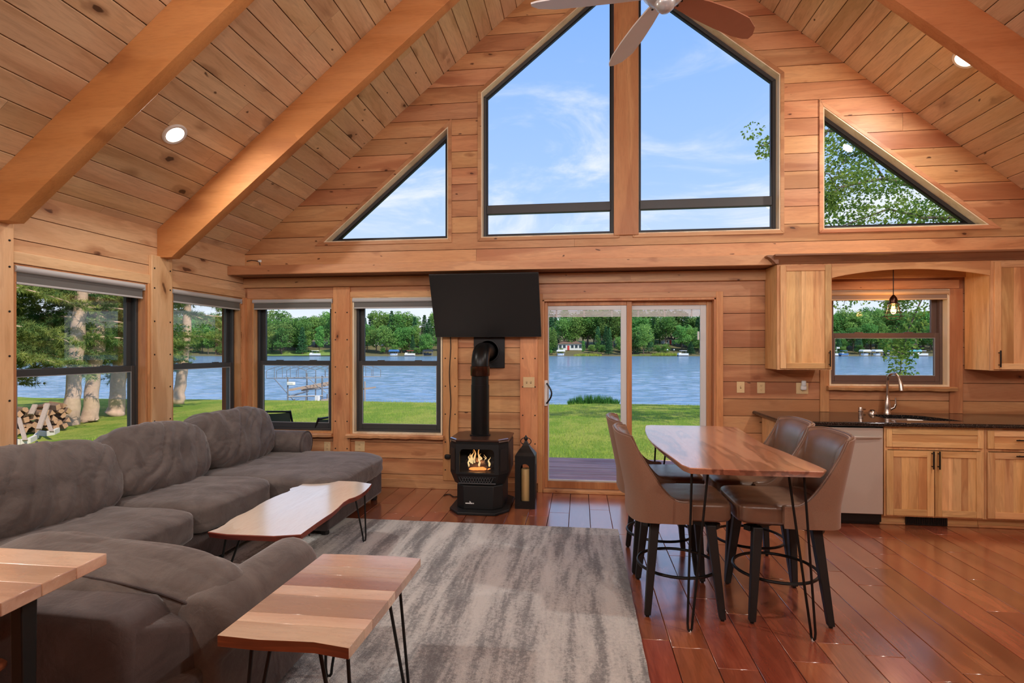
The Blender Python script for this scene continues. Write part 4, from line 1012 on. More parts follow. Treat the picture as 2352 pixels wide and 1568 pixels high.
# lantern: four arched sides, concave roof, ring
t = thing('lantern', 'tall black metal lantern with arched openings beside the stove', 'lantern', (-.53, 5.36, 0))
lx0, lx1, ly0, ly1 = -.632, -.434, 5.25, 5.45; lz0, lz1 = 0.0, .50
def arch(a0, a1):
    c_ = (a0+a1)/2; w = (a1-a0)/2-.056
    return [(c_-w, .075), (c_+w, .075)]+[(c_+w*cos(radians(q)), .395+w*sin(radians(q))) for q in range(0, 181, 18)]
for nm, ax, pos, (a0, a1) in (('front_panel', 'y', ly0, (lx0, lx1)), ('back_panel', 'y', ly1-.012, (lx0, lx1)), ('side_panel', 'x', lx0, (ly0+.012, ly1-.012)), ('side_panel', 'x', lx1-.012, (ly0+.012, ly1-.012))):
    mb = MB()
    for p in subtract(rect(a0, a1, lz0, lz1), arch(a0, a1)): mb.prism(p, ax, pos, pos+.012)
    obj(nm, mb, M_BLACK, t)
obj('floor_plate', MB().box(lx0+.012, lx1-.012, ly0+.012, ly1-.012, .03, .045), M_BLACK, t)
mb = MB(); prof = [(1.0, .50), (1.0, .515), (.80, .545), (.55, .575), (.34, .605), (.18, .635), (.10, .655)]; hw = (lx1-lx0)/2; ccx, ccy = (lx0+lx1)/2, (ly0+ly1)/2
vs = [(ccx+hw*k*dx, ccy+hw*k*dy, z) for k, z in prof for dx, dy in ((-1, -1), (1, -1), (1, 1), (-1, 1))]
fs = [(i*4+k, i*4+(k+1) % 4, i*4+4+(k+1) % 4, i*4+4+k) for i in range(len(prof)-1) for k in range(4)]+[(3, 2, 1, 0), tuple(len(vs)-4+k for k in range(4))]
obj('roof', mb.add(vs, fs), M_BLACK, t)
obj('finial', MB().lathe([(.012, .65), (.018, .665), (.018, .68), (.010, .695), (.004, .705)], (ccx, ccy, 0), 16), M_BLACK, t, smooth=True)
obj('ring_handle', MB().tube([(ccx+.052*cos(2*pi*i/24), ccy, .645+.036*sin(2*pi*i/24)) for i in range(24)], .0045, 6, True), M_BLACK, t, smooth=True)
cd = obj('pillar_candle', MB().lathe([(.001, .046), (.047, .046), (.048, .05), (.048, .365), (.042, .375), (.02, .37), (.001, .368)], (ccx+.0, ccy, 0), 28), M_CANDLE, smooth=True, label='cream pillar candle standing inside the black lantern', cat='candle')
obj('wick', MB().tube([(ccx, ccy, .366), (ccx+.002, ccy, .385)], .0015, 5), M_CABLE, cd)
# television on a tilting bracket
t = thing('television', 'flat black wall television tilted forward above the stove', 'television', (-1.0, 5.85, 2.0))
TV = lambda u, v, w: (-1.0+.0+u*1.165+(v-.5)*-.012, 5.79-.235*v-w*.94-.012*u, 1.695+v*.655-.0+w*-.34)
def tvbox(u0, u1, v0, v1, w0, w1): return MB().hexa([TV(u0, v0, w0), TV(u1, v0, w0), TV(u1, v0, w1), TV(u0, v0, w1)], [TV(u0, v1, w0), TV(u1, v1, w0), TV(u1, v1, w1), TV(u0, v1, w1)])
obj('body', tvbox(-.5, .5, 0, 1, -.035, 0), M_TVB, t, bevel=.004)
obj('screen', tvbox(-.494, .494, .016, .99, 0, .0015), M_SCREEN, t)
bz = tvbox(-.5, .5, 0, .014, 0, .004); obj('lower_bezel', bz, M_TVB, t)
obj('sensor', tvbox(-.012, .012, -.006, .004, 0, .006), M_BLACK, t)
obj('wall_bracket', MB().box(-1.2, -.8, 5.76, 5.868, 1.9, 2.2), M_BLACK, t)

# ================================================================== KITCHEN
YC = 5.12
def shaker(parent, name, x0, x1, z0, z1, y, boards=3, rail=.055, handle=None, mat_v=None, horizontal=False, depth=.02, label=None):
    """door or drawer front facing -y: frame ring, recessed boards and a bar handle"""
    d = bpy.data.objects.new(name, None); COL.objects.link(d); d.parent = parent; d.matrix_parent_inverse = Matrix.Translation(-WLOC[parent.name]); WLOC[d.name] = Vector((0, 0, 0))
    M = mat_v or M_HICK
    for a, b in ((x0, x0+rail), (x1-rail, x1)): obj('stile', MB().box(a, b, y-depth, y, z0, z1), M_HICK, d, bevel=.0025)
    for a, b in ((z0, z0+rail), (z1-rail, z1)): obj('rail', MB().box(x0+rail+.0004, x1-rail-.0004, y-depth, y, a, b), M_HICKX, d, bevel=.0025)
    a, b = x0+rail, x1-rail
    if horizontal: obj('panel_board', MB().box(a, b, y-.008, y, z0+rail, z1-rail), M_HICKX, d)
    else:
        ws = [rnd.uniform(.7, 1.5) for _ in range(boards)]; tot = sum(ws); x = a
        for w in ws:
            w = w/tot*(b-a); obj('panel_board', MB().box(x+.0003, x+w-.0003, y-.008, y, z0+rail, z1-rail), M, d); x += w
    if handle:
        hx, hz, vert, L = handle
        mb = MB()
        if vert:
            mb.box(hx-.005, hx+.005, y-depth-.032, y-depth-.022, hz-L/2, hz+L/2)
            for q in (-.36, .36): mb.box(hx-.004, hx+.004, y-depth-.024, y-depth, hz+q*L-.004, hz+q*L+.004)
        else:
            mb.box(hx-L/2, hx+L/2, y-depth-.032, y-depth-.022, hz-.005, hz+.005)
            for q in (-.36, .36): mb.box(hx+q*L-.004, hx+q*L+.004, y-depth-.024, y-depth, hz-.004, hz+.004)
        obj('handle', mb, M_BLACK, d, bevel=.0015)
    return d
# base cabinets
t = thing('base_cabinet', 'hickory end cabinet panel at the open end of the granite counter', 'cabinet', (1.93, 5.5, 0))
obj('end_panel', MB().box(1.87, 1.89, YC, YB-.02, 0, .883), M_HICK, t)
obj('face_frame', MB().box(1.89, 1.995, YC-.002, YC+.03, .0, .883), M_HICK, t)
obj('side', MB().box(1.97, 1.985, YC+.03, YB-.02, .0, .883), M_HICK, t)
t = thing('base_cabinet', 'hickory sink cabinet with two doors below the kitchen window', 'cabinet', (3.05, 5.5, 0))
def carcass(t, x0, x1):
    obj('carcass', MB().box(x0, x1, YC+.02, YB-.02, .10, .66), M_HICK, t)
    f = MB()
    for a, b in ((x0, x0+.03), (x1-.03, x1)): f.box(a, b, YC, YC+.02, .095, .883)
    for a, b in ((.095, .115), (.68, .70), (.86, .883)): f.box(x0+.03, x1-.03, YC, YC+.02, a, b)
    obj('face_frame', f, M_HICK, t)
    obj('toe_kick', MB().box(x0, x1, 5.20, 5.215, 0, .10), M_HICKX, t)
    obj('toe_moulding', MB().box(x0, x1, 5.188, 5.20, 0, .022), M_HICKX, t, bevel=.006)
carcass(t, 2.652, 3.452)
shaker(t, 'false_front', 2.664, 3.435, .705, .862, YC, horizontal=True, rail=.045)
shaker(t, 'door', 2.664, 3.046, .108, .675, YC, 4, handle=(3.025, .60, True, .155))
shaker(t, 'door', 3.053, 3.435, .108, .675, YC, 4, handle=(3.074, .60, True, .155))
t = thing('base_cabinet', 'hickory drawer cabinet with horizontal pulls at the edge of the frame', 'cabinet', (3.86, 5.5, 0))
carcass(t, 3.454, 4.26)
shaker(t, 'drawer', 3.468, 4.245, .705, .862, YC, horizontal=True, rail=.05, handle=(3.81, .785, False, .28))
shaker(t, 'drawer', 3.468, 4.245, .108, .675, YC, 7, handle=(3.81, .650, False, .28))
t = thing('dishwasher', 'stainless steel dishwasher with a curved bar handle beside the sink cabinet', 'dishwasher', (2.32, 5.5, 0))
obj('tub', MB().box(2.0, 2.645, YC+.03, YB-.05, .03, .86), M_BLACK, t)
obj('door', MB().box(2.003, 2.640, YC-.012, YC+.03, .108, .868), M_STEEL, t, bevel=.006)
obj('control_slot', MB().box(2.03, 2.16, YC-.0135, YC-.01, .826, .838), M_BLACK, t)
hd = [(2.03+.58*i/12, YC-.035-.016*sin(pi*i/12), .790) for i in range(13)]
hnd = obj('handle', MB().tube([(2.03, YC-.01, .79)]+hd+[(2.61, YC-.01, .79)], .011, 10), M_STEEL, t, smooth=True)
obj('toe_panel', MB().box(2.003, 2.64, 5.17, 5.18, 0.005, .10), M_BLACK, t)
t = thing('floor_vent', 'black vent register set into the toe kick under the sink cabinet', 'vent', (3.03, 5.18, 0))
obj('frame', MB().box(2.86, 3.20, 5.178, 5.188, .005, .088), M_BLACK, t, bevel=.003)
sl_ = MB()
for i in range(22): sl_.box(2.875+i*.0145, 2.882+i*.0145, 5.174, 5.18, .018, .076)
obj('louvers', sl_, M_BLACK, t, kind='stuff')
# counter with sink cut-out
ct = thing('countertop', 'polished black granite countertop running under the kitchen window', 'countertop', (3.3, 5.5, .9))
SH = [(2.80, 5.25), (3.38, 5.25), (3.34, 5.42), (3.26, 5.62), (3.16, 5.70), (2.86, 5.70), (2.80, 5.62)]
mb = MB(); pl = [(1.80, 5.08), (4.86, 5.08), (4.86, 5.898), (1.80, 5.898)]
for p in subtract(pl, SH): mb.prism(p, 'z', .884, .92)
obj('slab', mb, M_GRANITE, ct)
obj('bullnose', MB().tube([(1.80, 5.898, .902), (1.80, 5.08, .902), (4.86, 5.08, .902)], .018, 12), M_GRANITE, ct, smooth=True)
t = thing('sink', 'undermounted stainless sink basin sunk into the black counter', 'sink', (3.07, 5.48, .72))
n = len(SH); ip = poly_offset(SH, .004); lo = poly_offset(SH, .03)
mb = MB().add([(x, y, .883) for x, y in poly_offset(SH, -.02)]+[(x, y, .883) for x, y in ip]+[(x, y, .71) for x, y in lo], [(i, (i+1) % n, n+(i+1) % n, n+i) for i in range(n)]+[(n+i, n+(i+1) % n, 2*n+(i+1) % n, 2*n+i) for i in range(n)]+[tuple(range(2*n, 3*n))])
obj('basin', mb, M_SINK, t, fix=False)
obj('drain', MB().lathe([(.045, .711), (.045, .714), (.02, .713), (.001, .712)], (3.05, 5.5, 0), 20), M_STEEL, t, smooth=True)
t = thing('faucet', 'brushed nickel gooseneck faucet with a side lever behind the sink', 'faucet', (3.03, 5.79, .92))
obj('body', MB().lathe([(.034, .92), (.034, .928), (.028, .94), (.030, .98), (.026, 1.03), (.017, 1.07), (.014, 1.10)], (3.03, 5.79, 0), 24), M_NICKEL, t, smooth=True)
gn = [(3.03, 5.79, 1.09), (3.03, 5.79, 1.24)]+[(3.03+.02*(1-cos(radians(a)))/2*1.0, 5.79-.085*(1-cos(radians(a))), 1.24+.085*sin(radians(a))) for a in range(15, 166, 15)]
obj('gooseneck', MB().tube(gn, .013, 14), M_NICKEL, t, smooth=True)
e_ = Vector(gn[-1]); obj('spray_head', MB().tube([e_, e_+Vector((.004, -.012, -.03)), e_+Vector((.008, -.02, -.10))], [.014, .018, .021], 16), M_NICKEL, t, smooth=True)
obj('lever', MB().tube([(3.045, 5.785, .96), (3.085, 5.775, .985), (3.098, 5.77, 1.02), (3.094, 5.77, 1.08)], [.014, .013, .010, .006], 12), M_NICKEL, t, smooth=True)
t = thing('air_gap_cap', 'small upright nickel cap on the counter left of the sink', 'cap', (2.72, 5.66, .92))
obj('cap', MB().lathe([(.021, .92), (.021, .985), (.018, .995), (.001, .997)], (2.72, 5.66, 0), 20), M_NICKEL, t, smooth=True)
obj('band', MB().lathe([(.0222, .95), (.0222, .955)], (2.72, 5.66, 0), 20), M_BLACK, t)
t = thing('disposal_button', 'low round nickel button beside the faucet base', 'button', (2.88, 5.77, .92))
obj('collar', MB().lathe([(.038, .92), (.036, .94), (.027, .95), (.001, .95)], (2.88, 5.77, 0), 20), M_NICKEL, t, smooth=True)
obj('knob', MB().lathe([(.020, .95), (.020, .958), (.001, .960)], (2.88, 5.77, 0), 20), M_BLACK, t, smooth=True)
# wall cabinets, crown and arched valance
YU = 5.545
def upper(label, x0, x1, hx):
    t = thing('wall_cabinet', label, 'cabinet', ((x0+x1)/2, 5.72, 1.36))
    obj('carcass', MB().box(x0, x1, YU+.018, YB-.015, 1.362, 2.386), M_HICK, t)
    f = MB()
    for a, b in ((x0, x0+.045), (x1-.03, x1)): f.box(a, b, YU, YU+.018, 1.36, 2.388)
    for a, b in ((1.36, 1.385), (2.36, 2.388)): f.box(x0+.045, x1-.03, YU, YU+.018, a, b)
    obj('face_frame', f, M_HICK, t)
    shaker(t, 'door', x0+.025, x1-.012, 1.372, 2.372, YU, 4, handle=(hx, 1.47, True, .155))
upper('hickory wall cabinet with one door between the patio door and the sink window', 1.905, 2.405, 2.372)
upper('hickory wall cabinet beyond the sink window with its pull at the lower corner', 3.79, 4.36, 3.845)
t = thing('arched_valance', 'hickory valance with an arched lower edge bridging the wall cabinets', 'valance', (3.1, 5.55, 2.3))
arcp = [(2.407+(3.788-2.407)*i/24, 2.245+.075*sin(pi*i/24)**.8) for i in range(25)]
obj('board', MB().prism([(3.788, 2.388), (2.407, 2.388)]+arcp, 'y', YU, YU+.02), M_HICKX, t, fix=True)
t = thing('crown_moulding', 'brown crown moulding along the top of the kitchen wall cabinets', 'moulding', (3.1, 5.5, 2.42))
cp = [(5.56, 2.385), (5.535, 2.385), (5.525, 2.40), (5.48, 2.445), (5.455, 2.455), (5.455, 2.47), (5.56, 2.47)]
obj('front_run', MB().prism([(a, b) for a, b in cp], 'x', 1.86, 4.86), M_DARKWD, t)
obj('return_run', MB().prism([(1.905-(5.56-a)+.0, b) for a, b in cp], 'y', 5.50, 5.60), M_DARKWD, t)
# pendant
t = thing('pendant_lamp', 'wire cage pendant lamp with a glowing bulb over the sink', 'lamp', (3.04, 5.70, 2.3))
PX, PY = 3.037, 5.70
obj('cord', MB().tube([(PX, PY, 2.388), (PX, PY, 2.085)], .004, 6), M_CABLE, t)
obj('canopy', MB().lathe([(.04, 2.388), (.04, 2.375), (.01, 2.365)], (PX, PY, 0), 20), M_BLACK, t)
obj('socket', MB().lathe([(.008, 2.09), (.012, 2.085), (.028, 2.065), (.036, 2.04), (.034, 2.005), (.02, 1.995)], (PX, PY, 0), 20), M_COLLAR, t, smooth=True)
bu = obj('bulb', MB().lathe([(.014, 2.0), (.016, 1.985), (.028, 1.955), (.031, 1.935), (.026, 1.912), (.012, 1.90), (.001, 1.898)], (PX, PY, 0), 20), M_BULB, t, smooth=True)
obj('filament', MB().tube([(PX-.008, PY, 1.985), (PX-.010, PY, 1.93), (PX-.003, PY, 1.922), (PX, PY, 1.975), (PX+.004, PY, 1.922), (PX+.010, PY, 1.93), (PX+.008, PY, 1.985)], .0032, 6), M_FILAMENT, bu)
for r, z in ((.053, 2.005), (.064, 1.95), (.074, 1.915), (.088, 1.88)):
    obj('cage_ring', MB().tube([(PX+r*cos(2*pi*i/28), PY+r*sin(2*pi*i/28), z) for i in range(28)], .0032, 6, True), M_BLACK, t, smooth=True)
for k in range(4):
    a = k*pi/2+.2; pr = [(.034, 2.03), (.052, 2.005), (.074, 1.915), (.088, 1.88), (.070, 1.858), (.035, 1.845), (.0, 1.842)]
    obj('cage_wire', MB().tube([(PX+r*cos(a), PY+r*sin(a), z) for r, z in pr], .0028, 6), M_BLACK, t, smooth=True)
light('bulb_light', 'POINT', (PX, PY, 1.94), 5.0, (1, .6, .28), shadow_soft_size=.03)
# plates
def plate(label, x, z, kind, w=.078, y=YB):
    t = thing('wall_plate', label, 'outlet' if kind == 'outlet' else 'switch', (x, y, z))
    obj('cover', MB().box(x-w/2, x+w/2, y-.007, y, z-.058, z+.058), M_ALMOND, t, bevel=.003)
    mb = MB()
    if kind == 'outlet':
        for dz in (-.022, .022):
            obj('socket', MB().box(x-.016, x+.016, y-.0095, y-.006, z+dz-.014, z+dz+.014), M_ALMOND, t, bevel=.003)
            for dx in (-.006, .006): mb.box(x+dx-.0012, x+dx+.0012, y-.0105, y-.009, z+dz-.003, z+dz+.006)
            mb.box(x-.002, x+.002, y-.0105, y-.009, z+dz-.010, z+dz-.006)
    else:
        for q in range(kind):
            xx = x+(q-(kind-1)/2)*.046; mb.box(xx-.006, xx+.006, y-.0085, y-.007, z-.013, z+.013)
            obj('toggle', MB().box(xx-.004, xx+.004, y-.018, y-.007, z-.002, z+.011), M_ALMOND, t)
    obj('slots', mb, M_ALMONDD, t)
plate('almond two-gang switch plate on the post beside the glass door', -.553, 1.20, 2, .125, 5.87)
plate('almond single switch plate nearest the glass door on the kitchen wall', 1.665, 1.163, 1)
plate('almond outlet plate between the switch and the plugged-in device', 1.868, 1.16, 'outlet')
plate('almond outlet plate under the left wall cabinet holding a device', 2.272, 1.157, 'outlet', .118)
plate('almond outlet plate beside the sink window casing, above the counter', 3.735, 1.157, 'outlet', .07)
plate('almond outlet plate low on the wall behind the chaise, below the boat-lift window', -2.88, .44, 'outlet')
plate('almond wide outlet plate low on the wall under the window by the television', -2.49, .455, 'outlet', .118)
t = thing('plug_in_freshener', 'white plug-in device with a short cap stuck in the kitchen outlet', 'device', (2.275, 5.87, 1.19))
obj('body', cushion((2.275, 5.87, 1.165), (.055, .035, .05), 4, 8, 0, 1), M_WHITE, t, smooth=True)
obj('cap', MB().lathe([(.022, 1.185), (.024, 1.19), (.022, 1.235), (.015, 1.24)], (2.275, 5.865, 0), 18), M_WHITE, t, smooth=True)
# odds and ends on the ledge
t = thing('junction_block', 'small wooden block with a black cable and white tag on the wall ledge', 'block', (-3.66, 5.63, 2.485))
obj('block', MB().box(-3.72, -3.58, 5.64, 5.70, 2.487, 2.53), M_WALLX, t)
obj('cable', MB().tube([(-3.70, 5.63, 2.545), (-3.64, 5.628, 2.553), (-3.58, 5.625, 2.545), (-3.545, 5.625, 2.53), (-3.54, 5.63, 2.492)], .005, 6), M_CABLE, t, smooth=True)
obj('tag', MB().box(-3.56, -3.52, 5.622, 5.624, 2.53, 2.555), M_WHITE, t)

# ================================================================== OUTDOORS
cY, sY = cos(YAW), sin(YAW)
def at(px, depth, z=0.0):
    """a point at this depth along the view, z up"""
    u = (px-1176)/FPX*depth
    return Vector((-sY*depth+cY*u, cY*depth+sY*u, z))
LAWN, LAKE = -.45, -.95
# lawn with a slope down to the water
def lawnfn(u, v):
    x = -45+90*u; y = 4.0+v*22.0 if True else 0
    z = LAWN+.03*mnoise.noise(Vector((x*.25, y*.25, 0)))
    e = 20.3+.25*sin(x*.4)
    if y > e: z = LAWN-(y-e)*.45
    return (x, y, z)
lg = MB().grid(lawnfn, 120, 67)
lg.add([(-45, -12, LAWN-.03), (45, -12, LAWN-.03), (45, 4.05, LAWN-.03), (-45, 4.05, LAWN-.03)], [(0, 1, 2, 3)])
o = obj('lawn_ground', lg, M_LAWN, smooth=True, fix=False, ang=180, kind='structure')
# sparse standing blades that break up the lawn
gb = MB(); gr = random.Random(11)
for k in range(46000):
    y = 8.4+12*gr.random(); x = -11+17.5*gr.random()
    if gr.random() < .3: y = 8.4+4*gr.random()
    a = gr.random()*pi; h = .03+.045*gr.random(); w = .006
    b = len(gb.v); gb.v += [(x-w*cos(a), y-w*sin(a), LAWN-.005), (x+w*cos(a), y+w*sin(a), LAWN-.005), (x+gr.uniform(-.03, .03), y+gr.uniform(-.03, .03), LAWN+h)]; gb.f.append((b, b+1, b+2))
obj('grass', gb, M_BLADEGR, fix=False, kind='stuff', label='short mown grass of the lawn between deck and lake', cat='grass')
def wave(u, v):
    y = 20.2+.9*v*100*(.12+.88*v*v)/.9; x = (u-.56)*(50+2.6*y)
    a = .03+.035*min(1, (y-20)/25)
    f = (1-v)**.5 if v > .7 else 1.0
    h = mnoise.noise(Vector((x*.55, y*1.5, 0)))+.6*mnoise.noise(Vector((x*1.3+4, y*3.1, 2)))
    return (x, y, LAKE+a*h*min(1, f*1.6))
wv = MB().grid(wave, 330, 230); n0 = len(wv.v)
wv.add([(-900, 20.2, LAKE-.06), (900, 20.2, LAKE-.06), (900, 118, LAKE-.06), (-900, 118, LAKE-.06), (-900, 117.5, LAKE), (900, 117.5, LAKE), (900, 640, LAKE), (-900, 640, LAKE)], [(0, 1, 2, 3), (4, 5, 6, 7)])
obj('lake', wv, M_WATER, fix=False, smooth=True, ang=180, kind='structure')
# deck boards run along the house
dk = obj('deck_ground', MB().box(-5.8, 5.2, 6.07, 8.45, -.42, -.16), M_GAP, kind='structure')
for i in range(17): obj('plank', MB().box(-5.8, 5.2, 6.07+i*.14, 6.07+i*.14+.132, -.155, -.12), M_DECK, dk, bevel=.004, seg=1)

# ---- foliage helpers
def leaf_cloud(mb, c, rad, n, size, r, flat=0.0, droop=0.0, two=True):
    for _ in range(n):
        while True:
            p = Vector((r.uniform(-1, 1), r.uniform(-1, 1), r.uniform(-1, 1)))
            if p.length <= 1: break
        p = p.normalized()*(p.length**.45)
        q = Vector((c[0]+p.x*rad[0], c[1]+p.y*rad[1], c[2]+p.z*rad[2]))
        d = Vector((r.gauss(0, 1), r.gauss(0, 1), r.gauss(0, .7)-droop)).normalized(); e = d.cross(Vector((r.gauss(0, 1), r.gauss(0, 1), r.gauss(0, 1)))).normalized()
        s = size*r.uniform(.6, 1.35); b = len(mb.v)
        mb.v += [tuple(q-d*s*.6), tuple(q+e*s*.42), tuple(q+d*s*.75), tuple(q-e*s*.42)]; mb.f.append((b, b+1, b+2, b+3))
def tree_variant(seed, kind):
    """crown and trunk meshes of a tree of unit height 1, trunk foot at the origin"""
    r = random.Random(seed); cr = MB(); tr = MB()
    if kind == 'broad':
        for k in range(26):
            a = r.random()*2*pi; z = .26+.64*r.random(); rr = .30*sqrt(max(.05, 1-((z-.50)/.50)**2))*r.uniform(.35, 1.0)
            leaf_cloud(cr, (rr*cos(a), rr*sin(a), z), (r.uniform(.09, .15),)*2+(r.uniform(.07, .11),), 105, .030, r)
        for k in range(5):
            leaf_cloud(cr, (0, 0, .4+.1*k), (.17, .17, .1), 90, .04, r)
        tr.tube([(0, 0, -.02), (.005, 0, .2), (.01, .005, .45), (0, 0, .7)], [.022, .018, .012, .004], 7)
        for k in range(6):
            a = r.random()*2*pi; tr.tube([(0, 0, .22+.05*k), (.10*cos(a), .10*sin(a), .34+.06*k), (.2*cos(a), .2*sin(a), .42+.07*k)], [.010, .007, .003], 5)
    elif kind == 'slim':
        for k in range(22):
            z = .28+.70*k/22; rr = .13*sqrt(max(.05, 1-((z-.55)/.5)**2)); a = r.random()*2*pi
            leaf_cloud(cr, (rr*.7*cos(a), rr*.7*sin(a), z), (.085, .085, .065), 110, .028, r)
        tr.tube([(0, 0, -.02), (.006, 0, .3), (0, 0, .9)], [.014, .010, .003], 6)
    else:   # conifer
        for k in range(17):
            z = .10+.88*k/17; rr = .19*(1-z)**.85+.012
            for j in range(7):
                a = j*2*pi/7+k*.9+r.random()*.5; L = rr*r.uniform(.75, 1.15)
                leaf_cloud(cr, (L*.62*cos(a), L*.62*sin(a), z-.015), (L*.5, L*.5, .018), 26, .026, r, droop=.6)
        tr.tube([(0, 0, -.02), (0, 0, .5), (0, 0, .97)], [.016, .010, .002], 6)
    def mk(nm, mb):
        me = bpy.data.meshes.new(nm); me.from_pydata(mb.v, [], mb.f); return me
    return mk('crown', cr), mk('trunk', tr)
VAR = {'broad': [tree_variant(s, 'broad') for s in (1, 2, 3, 4)], 'slim': [tree_variant(s, 'slim') for s in (5, 6)], 'conifer': [tree_variant(s, 'conifer') for s in (7, 8, 9)]}
for kd, l in VAR.items():
    for cme, tme in l:
        cme.materials.append(M_LEAF if kd != 'conifer' else M_LEAFD); tme.materials.append(M_BARKD)
tcount = 0
def far_tree(px, depth, h, kind, wide, label, group, z=None):
    global tcount
    tcount += 1; r = random.Random(tcount*13)
    v = VAR[kind][tcount % len(VAR[kind])]
    p = at(px, depth); p.z = bank(p) if z is None else z
    nm = {'broad': 'broadleaf_tree', 'slim': 'slim_tree', 'conifer': 'conifer'}[kind]
    t = bpy.data.objects.new(nm, None); COL.objects.link(t); t.location = p; t.rotation_euler = (0, 0, r.random()*6.28); t.scale = (h*wide, h*wide, h)
    t['label'] = label; t['category'] = 'tree'; t['group'] = group
    for me, n in zip(v, ('crown', 'trunk')):
        o = bpy.data.objects.new(n, me); COL.objects.link(o); o.parent = t
        if n == 'crown': o['kind'] = 'stuff'
    return t
def vdepth(p): return -sY*p.x+cY*p.y
def bank(p):
    d = vdepth(p)-226+3*sin(p.x*.05)
    return LAKE+.1 if d < 0 else LAKE+.1+min(d, 12)*.06+max(0, d-12)*.16
# far bank
def bankfn(u, v):
    px = -420+3200*u; dep = 223+v*110
    p = at(px, dep); p.z = bank(p)-(.4 if v < .01 else 0)+.15*mnoise.noise(Vector((p.x*.2, p.y*.2, 0)))
    return tuple(p)
bo = obj('far_shore_ground', MB().grid(bankfn, 220, 24), M_SHORE, smooth=True, fix=False, ang=180, kind='structure')
def meadow(u, v):
    px = 560+230*u; dep = 225.5+v*22; p = at(px, dep); p.z = bank(p)+.12; return tuple(p)
mw = obj('far_lawn_ground', MB().grid(meadow, 12, 8), M_SHOREG, smooth=True, fix=False, kind='structure')
WIN = [(20, 320, 'the pine-trunk window'), (390, 545, 'the narrow corner window'), (590, 770, 'the boat-lift window'), (825, 1015, 'the television-side window'), (1250, 1440, 'the sliding door panel'), (1445, 1620, 'the fixed door panel'), (1900, 2150, 'the sink window')]
fr = random.Random(5)
for (a, b, wname) in WIN:
    n = int((b-a)/14)
    for i in range(n+1):
        px = a+(b-a)*(i+fr.uniform(-.3, .3))/n
        kd = fr.choice(['broad', 'broad', 'broad', 'conifer'])
        far_tree(px, fr.uniform(250, 268), fr.uniform(14.5, 18.0)*(1.06 if a > 1200 else .94 if a < 560 else 1.0), kd, fr.uniform(.95, 1.25), 'tall tree of the back woods seen through '+wname, 'far woods')
    for i in range(int(n*.75)+1):
        px = a+(b-a)*(i+fr.uniform(-.4, .4))/(n*.75)
        if 1275 < px < 1345 or 640 < px < 770 and fr.random() < .6 or 1520 < px < 1552: continue
        far_tree(px, fr.uniform(235, 246), fr.uniform(9.0, 13.0), fr.choice(['broad', 'broad', 'slim', 'conifer']), fr.uniform(.9, 1.2), 'mid-height tree before the back woods through '+wname, 'far woods')
    for i in range(max(2, int(n*.4))):
        px = fr.uniform(a, b); far_tree(px, fr.uniform(232, 240) if not 590 < px < 720 else 250, fr.uniform(3.0, 4.6), 'broad', 1.5, 'low bush under the far woods seen through '+wname, 'far woods')
# the woods run on along the far shore where walls hide them from here
wd_ = MB(); wr_ = random.Random(31); pxs = [q for a, b in ((-520, 10), (325, 385), (550, 586), (774, 822), (1020, 1246), (1626, 1896), (2156, 2800)) for q in range(a, b, 15)]
for q in pxs:
    for dep in (wr_.uniform(238, 246), wr_.uniform(252, 264)):
        p = at(q+wr_.uniform(-6, 6), dep); p.z = bank(p); hh = wr_.uniform(10, 16)
        for k in range(9):
            leaf_cloud(wd_, (p.x+wr_.gauss(0, hh*.16), p.y+wr_.gauss(0, hh*.16), p.z+hh*(.25+.7*wr_.random())), (hh*.16, hh*.16, hh*.12), 34, hh*.055, wr_)
        wd_.tube([(p.x, p.y, p.z-.2), (p.x, p.y, p.z+hh*.5)], [.25, .12], 5)
obj('woods', wd_, M_LEAF, fix=False, kind='stuff', label='woods running on along the far shore behind the walls and posts', cat='woods')
# singled-out trees of the far bank
for px, dep, h, kd, wd, lb in ((645, 240, 14.5, 'broad', 1.35, 'bright green round tree on the far meadow, behind the empty boat lift'), (700, 244, 14.0, 'broad', 1.25, 'large dark oak on the far bank beside the bright round tree'),
        (608, 234, 7.5, 'broad', 1.3, 'olive-brown low spreading tree at the window edge above the far meadow'), (922, 238, 10.0, 'slim', 1.2, 'slender grey-green tree beyond the blue boat'), (948, 236, 9.0, 'conifer', 1.0, 'pale conical tree above the red boat canopy'),
        (1262, 234, 11.5, 'broad', .9, 'tall feathery tree left of the white lake house'), (1340, 231, 6.2, 'slim', .8, 'young thin-trunked tree on the far bank below the white house'), (1373, 231, 8.6, 'slim', .9, 'taller thin-trunked tree on the far bank right of the white house'),
        (1398, 232, 6.8, 'conifer', 1.5, 'bare-branched spruce on the far bank near the door stile'), (1425, 234, 8.0, 'broad', .9, 'yellow-green tree at the edge of the handle panel'), (1478, 234, 13.5, 'broad', 1.0, 'big pale-trunked tree in the middle of the far bank'),
        (1455, 236, 9.0, 'slim', 1.3, 'grey-green tree at the left of the pale-trunked tree'), (1587, 231, 6.0, 'conifer', 1.7, 'blue spruce beside the white pontoon boat'), (1924, 246, 9.5, 'broad', 1.1, 'yellow-green tree at the window edge behind the flagpole'), (2000, 250, 15.0, 'broad', 1.2, 'highest round-topped tree behind the white boat canopies')):
    far_tree(px, dep, h, kd, wd, lb, 'trees on the far bank')
